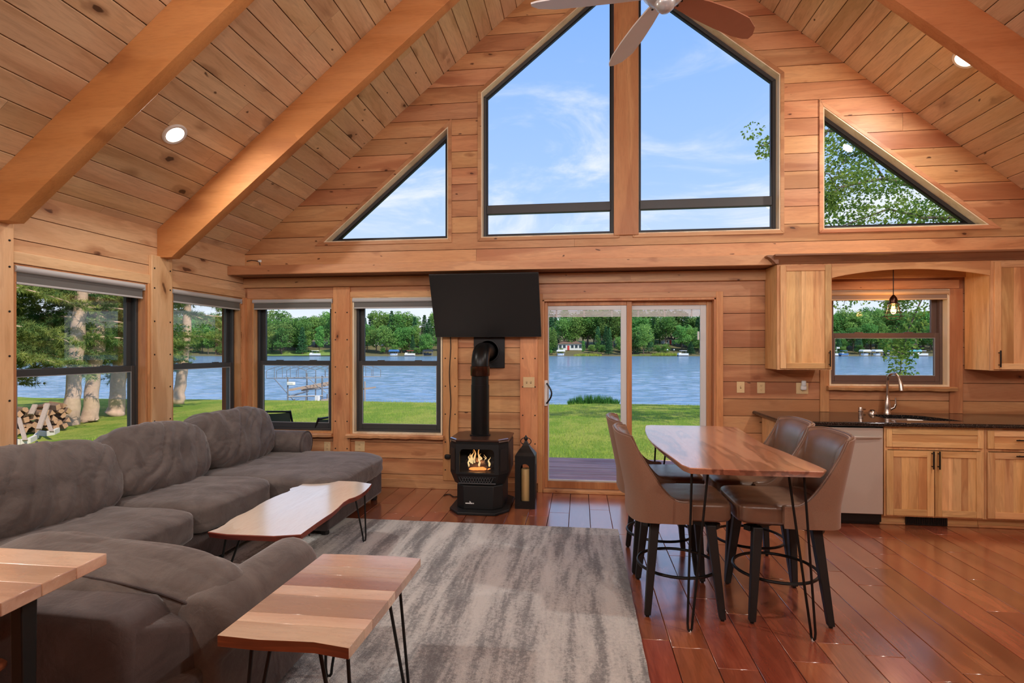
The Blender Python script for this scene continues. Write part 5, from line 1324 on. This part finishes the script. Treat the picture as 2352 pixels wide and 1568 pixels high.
# reeds on the far bank and by the near shore
def reeds(name, label, px0, px1, dep, h, n, mat, z, dd=1.5):
    mb = MB(); r = random.Random(int(px0))
    for k in range(n):
        q_ = r.random(); q_ = q_ if r.random() < .4 else min(1, max(0, round(q_*5)/5+r.gauss(0, .05)))
        p = at(px0+(px1-px0)*q_, dep+r.uniform(-dd, dd)); p.z = z if z is not None else bank(p)
        a = r.random()*pi; w = h*.04; hh = h*r.uniform(.35, 1.1)*(.55+.45*sin(pi*min(1, max(0, q_)))**.5); b = len(mb.v)
        mb.v += [(p.x-w*cos(a), p.y-w*sin(a), p.z), (p.x+w*cos(a), p.y+w*sin(a), p.z), (p.x+r.uniform(-.2, .2)*h, p.y+r.uniform(-.2, .2)*h, p.z+hh)]; mb.f.append((b, b+1, b+2))
    obj(name, mb, mat, fix=False, label=label, cat='reeds', kind='stuff')
reeds('shore_reeds', 'yellow-green reeds along the far bank below the white house', 1318, 1382, 226.5, 1.3, 900, M_REED, None)
reeds('shore_reeds', 'tall yellow-green reeds on the far bank left of the pontoon', 1498, 1560, 226.5, 1.6, 900, M_REED, None)
reeds('shore_reeds', 'thin yellow grass strip on the far bank beside the pale-trunked tree', 1448, 1500, 226.5, .7, 500, M_REED, None)
reeds('shore_grass', 'dark green grass tuft standing at the near waterline', 1306, 1420, 20.9, .42, 1400, M_GREENREED, LAWN-.12, .25)

# ---- houses across the lake
def house(label, px, dep, w, d, hw, hr, wall, nwin, hip=True):
    p = at(px, dep); p.z = bank(p)+.2
    t = thing('lake_house', label, 'house', p); R = Matrix.Translation(p) @ RZm(math.degrees(YAW))
    obj('wall', MB().box(-w/2, w/2, 0, d, 0, hw).rot(R), wall, t)
    e = .5; ry = d/2
    vs = [(-w/2-e, -e, hw), (w/2+e, -e, hw), (w/2+e, d+e, hw), (-w/2-e, d+e, hw), (-w/2+(d/2 if hip else -e), ry, hw+hr), (w/2-(d/2 if hip else -e), ry, hw+hr)]
    obj('roof', MB().add(vs, [(0, 1, 5, 4), (1, 2, 5), (2, 3, 4, 5), (3, 0, 4), (3, 2, 1, 0)]).rot(R), M_ROOFB, t)
    for i in range(nwin):
        x = -w/2+w*(i+.5)/nwin
        if i == nwin//3 and nwin > 2: obj('door', MB().box(x-.5, x+.5, -.05, .02, .05, 2.1).rot(R), M_RED, t); continue
        f = obj('window', MB().box(x-.7, x+.7, -.05, .02, .9, hw-.4).rot(R), M_HULL, t)
        obj('pane', MB().box(x-.6, x+.6, -.08, -.04, 1.0, hw-.5).rot(R), M_HWIN, f)
    obj('chimney', MB().box(w*.15, w*.15+.6, ry-.3, ry+.3, hw, hw+hr+.6).rot(R), M_ROOFB, t)
house('long white lake house with a low brown hip roof seen through the sliding panel', 1310, 248, 11.0, 6, 2.9, 1.5, M_HOUSEW, 6)
house('small pale house half hidden by trees seen through the fixed door panel', 1540, 262, 5.5, 5, 2.4, 1.2, M_HOUSEW, 3)
house('white gabled house between trees seen in the window by the television', 869, 258, 4.0, 5, 4.2, 2.0, M_HOUSEW, 2, False)
house('orange wooden cabin on the far bank near the television corner', 976, 256, 5.0, 4, 3.4, 1.4, M_HOUSEO, 3, False)
# ---- boats and lifts on the far shore
def hullmesh(L, Wd, H, R):
    mb = MB(); st = [(-L/2, .8, .0), (-L*.2, 1, 0), (L*.2, .95, .0), (L*.4, .6, .15), (L/2, .05, .3)]
    vs = []
    for x, k, up in st: vs += [(x, -Wd/2*k, H+up*.3), (x, -Wd/2*k*.7, up*.5), (x, Wd/2*k*.7, up*.5), (x, Wd/2*k, H+up*.3)]
    fs = [(i*4+j, i*4+j+1, i*4+5+j, i*4+4+j) for i in range(4) for j in range(3)]+[(i*4, i*4+4, i*4+7, i*4+3) for i in range(4)]+[(0, 3, 2, 1)]
    return mb.add(vs, fs).rot(R)
def boat(label, px, dep, L, hull, canopy, kind='pontoon', yaw=0):
    p = at(px, dep); p.z = LAKE+.05; t = thing('boat', label, 'boat', p); R = Matrix.Translation(p) @ RZm(math.degrees(YAW)+yaw)
    if kind == 'lift':
        for x in (-L/2, L/2):
            for y in (-1.2, 1.2): obj('lift_post', MB().box(x-.06, x+.06, y-.06, y+.06, -.3, 2.3).rot(R), M_ALU, t)
        obj('canopy', MB().prism([(-L/2-.2, 1.9), (L/2+.2, 1.9), (L/2+.2, 2.35), (L/2-.3, 2.7), (-L/2+.3, 2.7), (-L/2-.2, 2.35)], 'y', -1.4, 1.4).rot(R), canopy, t)
        obj('hull', hullmesh(L*.85, 1.8, .9, R @ Matrix.Translation((0, 0, .25))), hull, t)
        obj('windshield', MB().box(-.2, .25, -.6, .6, 1.1, 1.55).rot(R), M_HWIN, t)
    else:
        for y in (-.8, .8): obj('float', MB().tube([(-L/2, y, .22), (L/2-.4, y, .22), (L/2, y, .35)], [.26, .26, .08], 8).rot(R), M_ALU, t)
        obj('deck_rail', MB().box(-L/2+.1, L/2-.3, -1.1, 1.1, .45, 1.15).rot(R), hull, t)
        obj('seat', MB().box(-L/2+.3, -L/2+1.2, -.9, .9, 1.15, 1.45).rot(R), M_CREAM, t)
        for x in (-.9, .9): obj('canopy_frame', MB().box(x-.05, x+.05, -.9, -.8, 1.1, 2.2).rot(R), M_ALU, t)
        obj('canopy', MB().prism([(-L*.3, 2.15), (L*.3, 2.15), (L*.26, 2.32), (-L*.26, 2.32)], 'y', -1.1, 1.1).rot(R), canopy, t)
boat('white pontoon boat with tan canopy moored beyond the empty boat lift', 724, 222, 4.2, M_HULL, M_CREAM)
boat('blue and white boat on a lift in the window by the television', 905, 222, 3.4, M_HULL, M_BLUEC, 'lift')
boat('pontoon boat under a long red canopy', 942, 222, 4.4, M_CREAM, M_RED)
boat('dark boat under a black cover near the television corner', 983, 222, 3.6, M_DKC, M_DKC, 'lift')
boat('boat on a lift with white peaked canopy left of the handle panel reeds', 1288, 222, 3.0, M_HULL, M_CREAM, 'lift')
boat('white pontoon boat moored by the blue spruce', 1569, 221, 4.4, M_HULL, M_HULL)
boat('small white boat at the foot of the flagpole', 1914, 222, 3.4, M_HULL, M_CREAM)
boat('boat under a blue cover right of the flagpole', 1938, 224, 3.2, M_BLUEC, M_BLUEC)
boat('boat lift with white canopy, the first right of the flagpole', 1987, 222, 3.0, M_HULL, M_CREAM, 'lift')
boat('boat lift with white canopy nearer the hanging branch', 2015, 222, 3.0, M_HULL, M_HULL, 'lift')
boat('dark covered boat just behind the hanging branch', 2042, 223, 3.4, M_DKC, M_BLUEC)
boat('boat lift under a broad turquoise canopy', 2098, 223, 4.6, M_HULL, M_TEAL, 'lift')
boat('low white speedboat in front of the turquoise canopy', 2116, 219, 4.6, M_HULL, M_HULL)
for k, (a, b) in enumerate(((600, 760), (840, 1010))):
    pass
p = at(1922, 225); t = thing('flagpole', 'white flagpole with a small pale flag on the far shore', 'flag', p)
obj('pole', MB().tube([(p.x, p.y, LAKE), (p.x, p.y, 3.0)], .07, 6), M_HULL, t)
obj('flag', MB().grid(lambda u, v: (p.x+1.1*u, p.y+.08*sin(u*6), 2.9-.7*v), 8, 5), M_CREAM, t, fix=False)
for px in (1533, 1548):
    p = at(px, 228); p.z = bank(p); t = thing('globe_lamp', 'white globe garden lamp on the far bank, the one nearer %s' % ('the pale-trunked tree' if px == 1533 else 'the pontoon'), 'lamp', p, 'globe lamps on the far bank')
    obj('post', MB().tube([(p.x, p.y, p.z), (p.x, p.y, p.z+2.0)], .05, 6), M_DKC, t)
    obj('globe', MB().lathe([(.02, 2.0), (.26, 2.12), (.32, 2.3), (.24, 2.5), (.02, 2.6)], tuple(p), 12), M_GLOBE, t, smooth=True)
# ---- empty boat lift and dock by the near shore
t = thing('boat_lift', 'empty grey boat lift with a bare hooped canopy frame standing in the lake', 'lift', at(690, 27, LAKE))
zc0, zc1 = .20, .80
A_, B_ = at(612, 26.0), at(703, 26.0); bk_ = Vector((cos(.62), sin(.62), 0))*3.6      # front span and the direction in which the frame recedes
fr_ = MB()
def hoop(o_): 
    a, b = A_+o_, B_+o_
    pts = [Vector((a.x, a.y, zc0)), Vector((a.x, a.y, zc0+.36))]+[a.lerp(b, .06+.88*i/8)+Vector((0, 0, zc0+.42+.20*sin(pi*i/8))) for i in range(9)]+[Vector((b.x, b.y, zc0+.36)), Vector((b.x, b.y, zc0))]
    return pts
for i in range(9): fr_.tube(hoop(bk_*(i/8)), .014, 5)
for i in range(1, 5):
    for o_ in (0, 1):
        q = A_.lerp(B_, i/5)+bk_*o_; fr_.tube([Vector((q.x, q.y, zc0)), Vector((q.x, q.y, zc0+.55))], .012, 5)
obj('canopy_frame', fr_, M_ALU, t)
rl = MB()
for q in (A_, B_): rl.tube([Vector((q.x, q.y, zc0)), Vector((q.x, q.y, zc0))+bk_], .018, 6)
for o_ in (Vector((0, 0, 0)), bk_): rl.tube([Vector((A_.x, A_.y, zc0))+o_, Vector((B_.x, B_.y, zc0))+o_], .02, 6)
obj('canopy_rail', rl, M_ALU, t)
P0 = at(661, 25.2); P1 = at(740, 26.6)
for q, zt in ((P0, .3), (at(705, 27.2), .4), (P1, .3), (at(725, 28.6), .2)): obj('post', MB().tube([(q.x, q.y, LAKE-.3), (q.x, q.y, zt)], .035, 8), M_ALU, t)
for a, b, nm in ((at(662, 25.2, -.62), at(741, 26.2, -.66), 'cross_beam'), (at(662, 25.2, -.62), at(708, 28.2, -.58), 'cross_beam'), (at(708, 28.2, -.50), at(768, 29.5, -.50), 'cross_beam')): obj(nm, MB().tube([a, b], .04, 6), M_ALU, t)
for a, b in ((at(664, 25.6, -.33), at(772, 28.0, -.05)), (at(692, 26.4, -.40), at(775, 28.6, -.16))): obj('bunk_rail', MB().hexa([a+Vector((0, 0, -.05)), b+Vector((0, 0, -.05)), b+Vector((.1, .1, -.05)), a+Vector((.1, .1, -.05))], [a+Vector((0, 0, .05)), b+Vector((0, 0, .05)), b+Vector((.1, .1, .05)), a+Vector((.1, .1, .05))]), M_GREYBD, t)
for a, b in ((at(629, 26, zc0), at(676, 25.4, -.85)), (at(710, 26.6, .15), at(748, 26.8, -.55))): obj('brace', MB().tube([a, b], .02, 6), M_ALU, t)
w_ = at(669, 25.2, -.03); obj('winch', MB().box(w_.x-.18, w_.x+.16, w_.y-.1, w_.y+.1, w_.z-.06, w_.z+.10), M_CREAM, t, bevel=.03)
t = thing('boat_dock', 'weathered grey boat dock reaching from the lawn into the lake', 'dock', at(740, 24, -.7))
d0, d1 = at(706, 23.2, -.80), at(800, 26.6, -.76); dv = (d1-d0); dv.z = 0; L = dv.length; dv.normalize(); dn = Vector((-dv.y, dv.x, 0))
for i in range(int(L/.17)):
    a = d0+dv*(i*.17)
    q = [a-dn*.6, a+dv*.15-dn*.6, a+dv*.15+dn*.6, a+dn*.6]; obj('plank', MB().hexa(q, [p+Vector((0, 0, .04)) for p in q]), M_GREYBD, t)
for i in range(5):
    for s_ in (-.62, .62):
        a = d0+dv*(L*i/4)+dn*s_; obj('post', MB().tube([(a.x, a.y, LAKE-.3), (a.x, a.y, -.55)], .03, 6), M_ALU, t)
pz = at(729, 24.6, -.76); obj('bollard', MB().box(pz.x-.08, pz.x+.08, pz.y-.08, pz.y+.08, -.76, -.52), M_WHITE, t)
t = thing('dock_end', 'dock end with a post at the edge of the television-side window', 'dock', at(838, 26, -.4))
a = at(826, 26, -.38); b = at(851, 26.3, -.33); obj('platform', MB().hexa([a, b, b+Vector((0, .7, 0)), a+Vector((0, .7, 0))], [p+Vector((0, 0, .07)) for p in (a, b, b+Vector((0, .7, 0)), a+Vector((0, .7, 0)))]), M_GREYBD, t)
q = at(838, 26); obj('post', MB().tube([(q.x, q.y, LAKE-.3), (q.x, q.y, .05)], .035, 8), M_GREYBD, t)
# ---- sling chairs on the deck
def sling(label, loc, rot, mat):
    t = thing('patio_chair', label, 'chair', loc); R = Matrix.Translation(loc) @ RZm(rot)
    obj('seat', MB().hexa([(-.25, -.24, .40), (.25, -.24, .40), (.25, .24, .36), (-.25, .24, .36)], [(-.25, -.24, .412), (.25, -.24, .412), (.25, .24, .372), (-.25, .24, .372)]).rot(R), mat, t)
    g = MB().grid(lambda u, v: (-.26+.52*u, .25+.20*v+.03*sin(v*pi), .40+.48*v-.02*sin(u*pi)*(v > .99)), 7, 6)
    n0 = len(g.v); g.v += [(x, y+.012, z) for x, y, z in g.v]; g.f += [tuple(i+n0 for i in reversed(f)) for f in g.f]
    obj('sling_back', g.rot(R), mat, t, smooth=True)
    for s_ in (-1, 1):
        obj('side_frame', MB().tube([(.28*s_, -.26, .02), (.28*s_, -.26, .58), (.28*s_, .18, .60), (.28*s_, .26, .42), (.27*s_, .47, .90)], .014, 8).rot(R), M_BLACK, t, smooth=True)
        obj('rear_leg', MB().tube([(.28*s_, .10, .60), (.28*s_, .34, .02)], .014, 8).rot(R), M_BLACK, t)
    obj('top_bar', MB().tube([(-.27, .47, .89), (.27, .47, .89)], .013, 8).rot(R), M_BLACK, t)
DZ = -.14
def sl_at(px, depth): p = at(px, depth); return (p.x, p.y, DZ)
sling('blue sling patio chair outside the window left of the room corner', sl_at(432, 7.6), 150, M_SLING)
sling('green sling patio chair facing away outside the boat-lift window', sl_at(652, 7.5), 188, M_SLINGG)
sling('green sling patio chair turned sideways, only its slanted back corner in view', sl_at(708, 6.75), 250, M_SLINGG)
sling('dark patio chair showing just its top edge above the sofa in the pine-trunk window', (*at(214, 6.8)[:2], LAWN), 160, M_SLINGG)

# ---- pines beside the lake
def pine(label, pts, radii, seed, hmin, nbr, spread, extra=()):
    r = random.Random(seed); base = Vector(pts[0])
    t = thing('pine_tree', label, 'tree', base, 'pines at the left of the lawn')
    P_ = [Vector(p) for p in pts]; pp = []; rr = []
    for i in range(len(P_)-1):
        for k in range(4):
            f = k/4; pp.append(P_[i].lerp(P_[i+1], f)+Vector((r.uniform(-.015, .015), r.uniform(-.015, .015), 0))); rr.append((radii[i]*(1-f)+radii[i+1]*f)*r.uniform(.95, 1.06))
    pp.append(P_[-1]); rr.append(radii[-1])
    obj('trunk', MB().tube(pp, rr, 14), M_BARK, t, smooth=True, ang=180)
    nd = MB()
    top = P_[-1].z
    def on_trunk(z):
        for a, b in zip(P_, P_[1:]):
            if a.z <= z <= b.z: return a.lerp(b, (z-a.z)/(b.z-a.z))
        return P_[-1]
    def tuft(c, d):
        for _ in range(18):
            e = (d+Vector((r.gauss(0, .75), r.gauss(0, .75), r.gauss(0, .75)))).normalized(); L = r.uniform(.09, .17)
            s_ = e.cross(Vector((r.gauss(0, 1), r.gauss(0, 1), r.gauss(0, 1)))).normalized()*.008
            b = len(nd.v); nd.v += [tuple(c-s_), tuple(c+s_), tuple(c+e*L)]; nd.f.append((b, b+1, b+2))
    for k in range(nbr):
        z = hmin+(top-hmin)*(k+r.random())/nbr; o_ = on_trunk(z); a = r.random()*2*pi; L = spread*r.uniform(.6, 1.1)
        while cos(a)*.72-sin(a)*.69 > .25: a = r.random()*2*pi      # the boughs on the house side were pruned off
        if extra and k < len(extra): a, L, z = extra[k]; o_ = on_trunk(z)
        d = Vector((cos(a), sin(a), 0)); pts_ = []
        for i in range(6):
            f = i/5; pts_.append(o_+d*L*f+Vector((r.uniform(-.06, .06), r.uniform(-.06, .06), .25*L*sin(f*1.6)*.4-.34*L*f*f)))
        obj('branch', MB().tube(pts_, [.032, .028, .022, .017, .011, .005], 6), M_BARK, t, smooth=True)
        for i in range(1, 6):
            for j in range(10):
                f = r.random(); c = pts_[i-1].lerp(pts_[i], f); sd = Vector((-d.y, d.x, 0))*r.choice((-1, 1))
                tw = c+(d*.5+sd*r.uniform(.3, 1.0)+Vector((0, 0, r.uniform(-.35, .2)))).normalized()*r.uniform(.15, .62)
                nd.tube([c, tw], [.006, .003], 3)
                for q in range(4): tuft(c.lerp(tw, .35+.65*q/3), (tw-c).normalized())
    obj('needles', nd, M_NEEDLE, t, fix=False, kind='stuff')
z_ = lambda v: LAWN-.03 if v == 0 else v
def pt(px, py, dep): 
    p = at(px, dep); p.z = EYE+(HORIZ-py)/FPX*dep; return p
pine('straight grey pine trunk standing right beside the woodpile', [pt(160, 976, 14.4), pt(164, 950, 14.4), pt(170, 880, 14.4), pt(176, 800, 14.4), pt(186, 680, 14.4), pt(192, 560, 14.4), pt(190, 400, 14.4)], [.23, .19, .17, .165, .145, .12, .07], 1, 1.2, 40, 3.2)
pine('crooked pine trunk with a side limb, the middle one of the three', [pt(204, 968, 15.0), pt(207, 950, 15.0), pt(213, 880, 15.0), pt(224, 800, 15.0), pt(232, 740, 15.0), pt(222, 712, 15.0), pt(232, 660, 15.0), pt(240, 560, 15.0), pt(240, 400, 15.0)], [.24, .19, .165, .16, .14, .12, .12, .10, .06], 2, 1.4, 32, 2.8, extra=((.4, 1.6, 2.2),))
pine('pine trunk leaning toward the window frame with a low dead limb', [pt(264, 951, 16.4), pt(268, 935, 16.4), pt(272, 880, 16.4), pt(278, 800, 16.4), pt(288, 720, 16.4), pt(292, 600, 16.4), pt(296, 400, 16.4)], [.27, .21, .19, .19, .15, .12, .07], 3, 1.2, 22, 2.6)
pine('solitary leaning pine seen through the window left of the room corner', [pt(408, 926, 19.0), pt(412, 900, 19.0), pt(420, 840, 19.0), pt(428, 760, 19.0), pt(432, 640, 19.0), pt(436, 480, 19.0)], [.22, .18, .16, .14, .11, .07], 4, .9, 34, 2.6)
pine('pine at the window edge whose drooping boughs hang over the woodpile', [pt(-70, 1000, 12.6), pt(-66, 900, 12.6), pt(-60, 780, 12.6), pt(-56, 620, 12.6), pt(-50, 420, 12.6)], [.24, .2, .18, .15, .08], 5, 1.0, 36, 2.1)
# ---- firewood stacked between leaning boards
lm = []
for sd in (1, 2, 3):
    r = random.Random(sd); mb = MB(); n = (7, 4, 3)[sd-1]; ang = sorted(r.uniform(0, 2*pi) for _ in range(n)); ang = [2*pi*i/n+r.uniform(-.25, .25) for i in range(n)]
    rad = [(.07 if sd == 1 else .088)*r.uniform(.75, 1.15) for _ in range(n)]
    vs = [(rad[i]*cos(ang[i]), -.2, rad[i]*sin(ang[i])) for i in range(n)]+[(rad[i]*1.04*cos(ang[i]), .2, rad[i]*1.04*sin(ang[i])) for i in range(n)]
    mb.add(vs, [tuple(range(n)), tuple(range(2*n-1, n-1, -1))]+[(i, (i+1) % n, n+(i+1) % n, n+i) for i in range(n)])
    me = bpy.data.meshes.new('firewood_log'); me.from_pydata(mb.v, [], mb.f); me.materials.append(M_FIRE); me.materials.append(M_FIREB)
    for k, p in enumerate(me.polygons): p.material_index = 0 if k < 2 or k % 3 == 0 else 1
    lm.append(me)
r = random.Random(9); S0, S1 = at(8, 12.3), at(150, 13.6); sd = (S1-S0); SLn = sd.length; sd.normalize(); ya = atan2(sd.y, sd.x)
for lay in range(8):
    n = int(SLn/.155)
    for i in range(n):
        f = (i+.5*(lay % 2))/n
        hmax = 3.3+1.3*min(1, f*1.5)+.4*sin(f*9)
        if lay > hmax: continue
        if f > .93 and lay > 4: continue
        o = bpy.data.objects.new('firewood_log', lm[(i+lay) % 3]); COL.objects.link(o)
        p = S0+sd*(SLn*f); o.location = (p.x+r.uniform(-.05, .05), p.y+r.uniform(-.05, .05), LAWN+.12+lay*.128+r.uniform(-.015, .015))
        o.rotation_euler = (r.uniform(-.12, .12), r.random()*6.28, ya+r.uniform(-.18, .18)); o.rotation_mode = 'YXZ'
        o['label'] = 'split firewood log in the stack beneath the pines'; o['category'] = 'firewood'; o['group'] = 'stacked firewood under the pines'
def lean(label, pa, pb, w, th=.035):
    d = (pb-pa).normalized(); sd_ = Vector((cos(YAW), sin(YAW), 0))*w/2; n_ = d.cross(sd_).normalized()*th
    obj('leaning_board', MB().hexa([pa-sd_, pa+sd_, pb+sd_, pb-sd_], [p+n_ for p in (pa-sd_, pa+sd_, pb+sd_, pb-sd_)]), M_GREYBD, label=label, cat='board')
lean('weathered board leaning at the near end of the woodpile', pt(57, 1010, 11.4), pt(42, 958, 11.9), .10)
lean('pale board propped steeply across the middle of the woodpile', pt(88, 984, 11.9), pt(108, 926, 12.5), .11)
lean('brown board leaning the other way against the pale board', pt(118, 990, 11.9), pt(104, 952, 12.4), .10)
lean('short pale board sticking out above the woodpile', pt(70, 950, 12.6), pt(80, 928, 12.9), .12)
def edging(label, pts):
    mb = MB(); q = [Vector(p) for p in pts]
    for a, b in zip(q, q[1:]):
        d = (b-a).normalized(); s_ = Vector((-d.y, d.x, 0))*.03; g_ = d*.006
        mb.hexa([a+g_-s_, b-g_-s_, b-g_+s_, a+g_+s_], [p+Vector((0, 0, .13)) for p in (a+g_-s_, b-g_-s_, b-g_+s_, a+g_+s_)])
    obj('garden_edging', mb, M_EDGING, label=label, cat='edging')
def gp(px, py): dep = (EYE-LAWN+.01)/((py-HORIZ)/FPX); p = at(px, dep); p.z = LAWN-.01; return p
edging('curved pale garden edging before the near end of the woodpile', [gp(20, 1022), gp(45, 1023), gp(66, 1020), gp(80, 1013), gp(86, 1006)])
edging('curved pale garden edging at the foot of the propped boards', [gp(88, 1001), gp(105, 1003), gp(122, 1000), gp(134, 994)])
# ---- big leafy tree at the right, hanging over the lawn
r = random.Random(21)
t = thing('cottonwood_tree', 'large leafy tree at the right whose branches hang before the gable windows and sink window', 'tree', at(2290, 14.5, LAWN))
T0 = at(2290, 14.5); obj('trunk', MB().tube([(T0.x, T0.y, LAWN-.1), (T0.x+.1, T0.y, 1.5), (T0.x, T0.y+.1, 4), (T0.x-.2, T0.y, 7), (T0.x-.1, T0.y, 9.5)], [.36, .28, .22, .14, .05], 12), M_BARKD, t, smooth=True)
lf = MB()
def bough(pts, n, rad, size=.062, wr=.03):
    P_ = [pt(*p) for p in pts]
    obj('bough', MB().tube(P_, [wr*(1-.8*i/(len(P_)-1)) for i in range(len(P_))], 6), M_BARKD, t, smooth=True)
    for k in range(n):
        i = r.randrange(len(P_)-1); c = P_[i].lerp(P_[i+1], r.random())
        leaf_cloud(lf, (c.x+r.gauss(0, rad), c.y+r.gauss(0, rad), c.z+r.gauss(0, rad*.8)), (.26, .26, .20), 60, size, r, droop=.4)
bough([(2290, 420, 14.5), (2160, 350, 14), (2030, 300, 13.5), (1900, 300, 13), (1800, 320, 12.6), (1748, 335, 12.4)], 46, .22, wr=.07)
bough([(2290, 380, 14.5), (2150, 260, 14.3), (2020, 230, 14), (1900, 250, 13.6)], 26, .3, wr=.06)
bough([(2290, 480, 14.5), (2150, 440, 13.8), (2030, 410, 13.2), (1930, 430, 12.8), (1880, 470, 12.5)], 56, .28, wr=.06)
bough([(2290, 520, 14.5), (2200, 500, 13.8), (2120, 500, 13.4), (2040, 480, 13), (1960, 510, 12.6), (1900, 530, 12.4)], 54, .22, wr=.05)
bough([(1900, 300, 13.0), (1850, 390, 13), (1905, 400, 12.8), (1930, 450, 12.8)], 14, .3)
bough([(2030, 410, 13.2), (1990, 350, 13.2), (1950, 360, 13.2), (1920, 390, 13.2)], 20, .25)
bough([(2290, 560, 14.5), (2180, 600, 13.4), (2090, 640, 12.8), (2070, 690, 12.6), (2040, 694, 12.5), (2000, 690, 12.4)], 13, .12, .058, .03)
bough([(2000, 600, 12.6), (1960, 640, 12.5), (1942, 684, 12.5), (1938, 700, 12.5)], 4, .07, .058, .02)
bough([(2180, 600, 13.4), (2120, 680, 12.2), (2085, 760, 12.0), (2070, 830, 12.0), (2066, 880, 12.0)], 30, .12, .058, .025)
obj('foliage', lf, M_NEARLEAF, t, fix=False, kind='stuff')
# scattered cones and bare patch under the pines are left to the lawn material
SC.cycles.use_denoising = True
